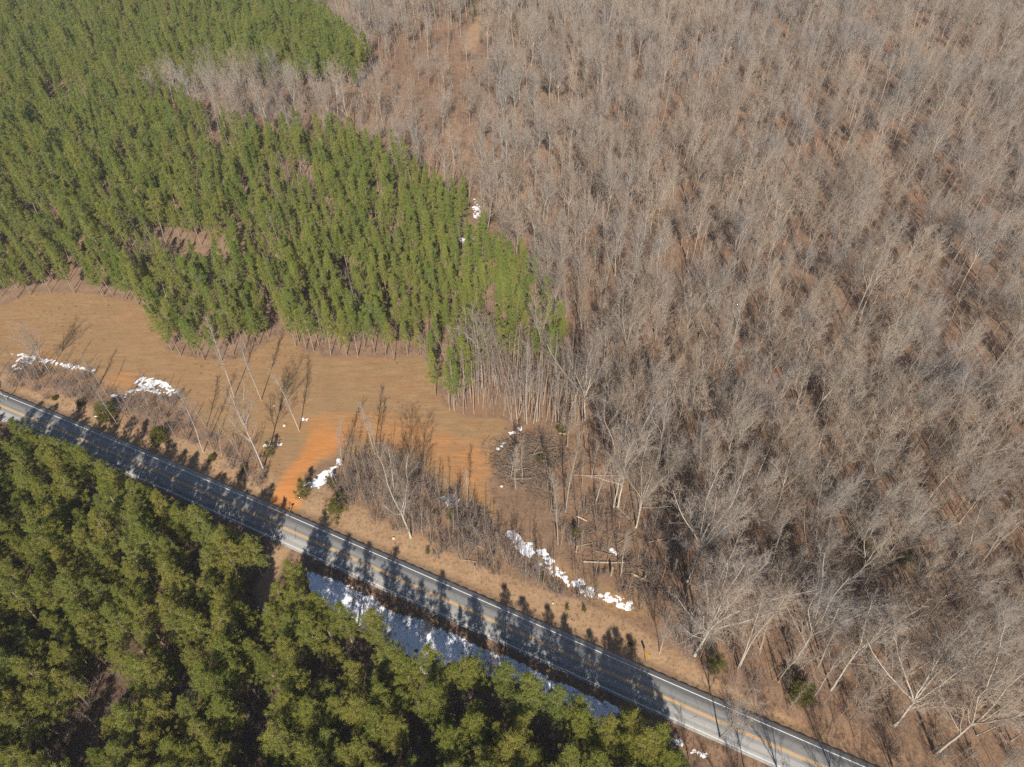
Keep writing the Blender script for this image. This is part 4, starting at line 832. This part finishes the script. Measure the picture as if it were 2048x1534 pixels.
def stone(u, v, r, lab, seed):
    rng = np.random.RandomState(seed); n, k = 9, 6; V = []
    for i in range(k + 1):
        ph = math.pi * i / k
        for j in range(n): th = 6.283 * j / n; V.append(np.array([math.sin(ph) * math.cos(th), math.sin(ph) * math.sin(th), math.cos(ph) * .7 + .4]) * r * (1 + rng.normal() * .1 * math.sin(ph)))
    g = Geo(); i = np.arange(k)[:, None] * n; j = np.arange(n)[None]; g.add(V, np.stack([i + j, i + n + j, i + n + (j + 1) % n, i + (j + 1) % n], -1).reshape(-1, 4)); B = ground_pt(u, v)
    tag(put('stone', to_mesh('stone', [g], [M['rock']]), None, (B[0], B[1], float(gz(B[0], B[1])))), lab, 'stone', 'pale stones')
for i, a in enumerate([(787, 1076, .32, 'pale round stone on the verge left of the white spreading tree'), (342, 884, .3, 'pale stone below the round olive cedar'), (569, 852, .36, 'pale stone on the clay left of the single white-barked tree'), (548, 812, .26, 'pale stone near the foot of the slim field tree'), (1106, 1206, .22, 'small pale stone at the right part of the verge'), (1003, 973, .36, 'yellowish stone at the lower left of the brush pile'), (1028, 1062, .25, 'small stone beside the speckled snow')]): stone(*a, 400 + i)
def stump(u, v, h, r, lab, seed, splint=True):
    rng = np.random.RandomState(seed); B = ground_pt(u, v); e = bpy.data.objects.new('stump', None); SC.collection.objects.link(e); e.location = (B[0], B[1], float(gz(B[0], B[1]))); tag(e, lab, 'stump', 'broken stumps')
    g = Geo(); g.tube([(0, 0, -.2), (0, 0, .15), (.03, 0, h * .6), (.05, .02, h)], [r * 1.5, r * 1.1, r, r * .9], 9); put('bark', to_mesh('bark', [g], [M['wood']], True), e)
    g = Geo(); n = 7; P = np.stack([.05 + r * .6 * np.cos(np.arange(n)), .02 + r * .6 * np.sin(np.arange(n)), np.full(n, h - .05)], 1); g.cones(P, np.tile([0, 0, 1.0], (n, 1)) * rng.uniform(.1, .5 if splint else .12, n)[:, None] + rng.normal(size=(n, 3)) * .05, r * .35); put('splinters', to_mesh('splinters', [g], [M['freshwood']]), e)
for i, a in enumerate([(949, 1138, .9, .22, 'short pale stump at the edge of the verge brush'), (1222, 1150, 2.4, .22, 'standing broken stump in front of the fallen trunk'), (1346, 1146, 4.6, .26, 'tall broken stump at the right end of the debris'), (1152, 1105, 2.2, .14, 'thin broken stump left of the fallen trunk'), (1289, 1160, 1.4, .2, 'splintered stump beside the split pale trunk'), (1353, 1276, 1.3, .12, 'little stump right of the small pale roadside tree')]): stump(*a, 430 + i)

# ---------------------------------------------------------------- thin winter haze
hz = Geo(); hz.box((0, 300, 62), (1400, 1300, 130)); hm = bpy.data.materials.new('haze'); hm.use_nodes = True; hn = hm.node_tree; hn.nodes.remove(hn.nodes['Principled BSDF'])
pv = hn.nodes.new('ShaderNodeVolumePrincipled'); pv.inputs['Color'].default_value = (.93, .95, 1, 1); pv.inputs['Density'].default_value = .00017; pv.inputs['Anisotropy'].default_value = .2
hn.links.new(pv.outputs[0], hn.nodes['Material Output'].inputs['Volume'])
o = put('haze', to_mesh('haze', [hz], [hm])); o['kind'] = 'stuff'; o['label'] = 'thin pale haze that fades the far woods'; o['category'] = 'haze'
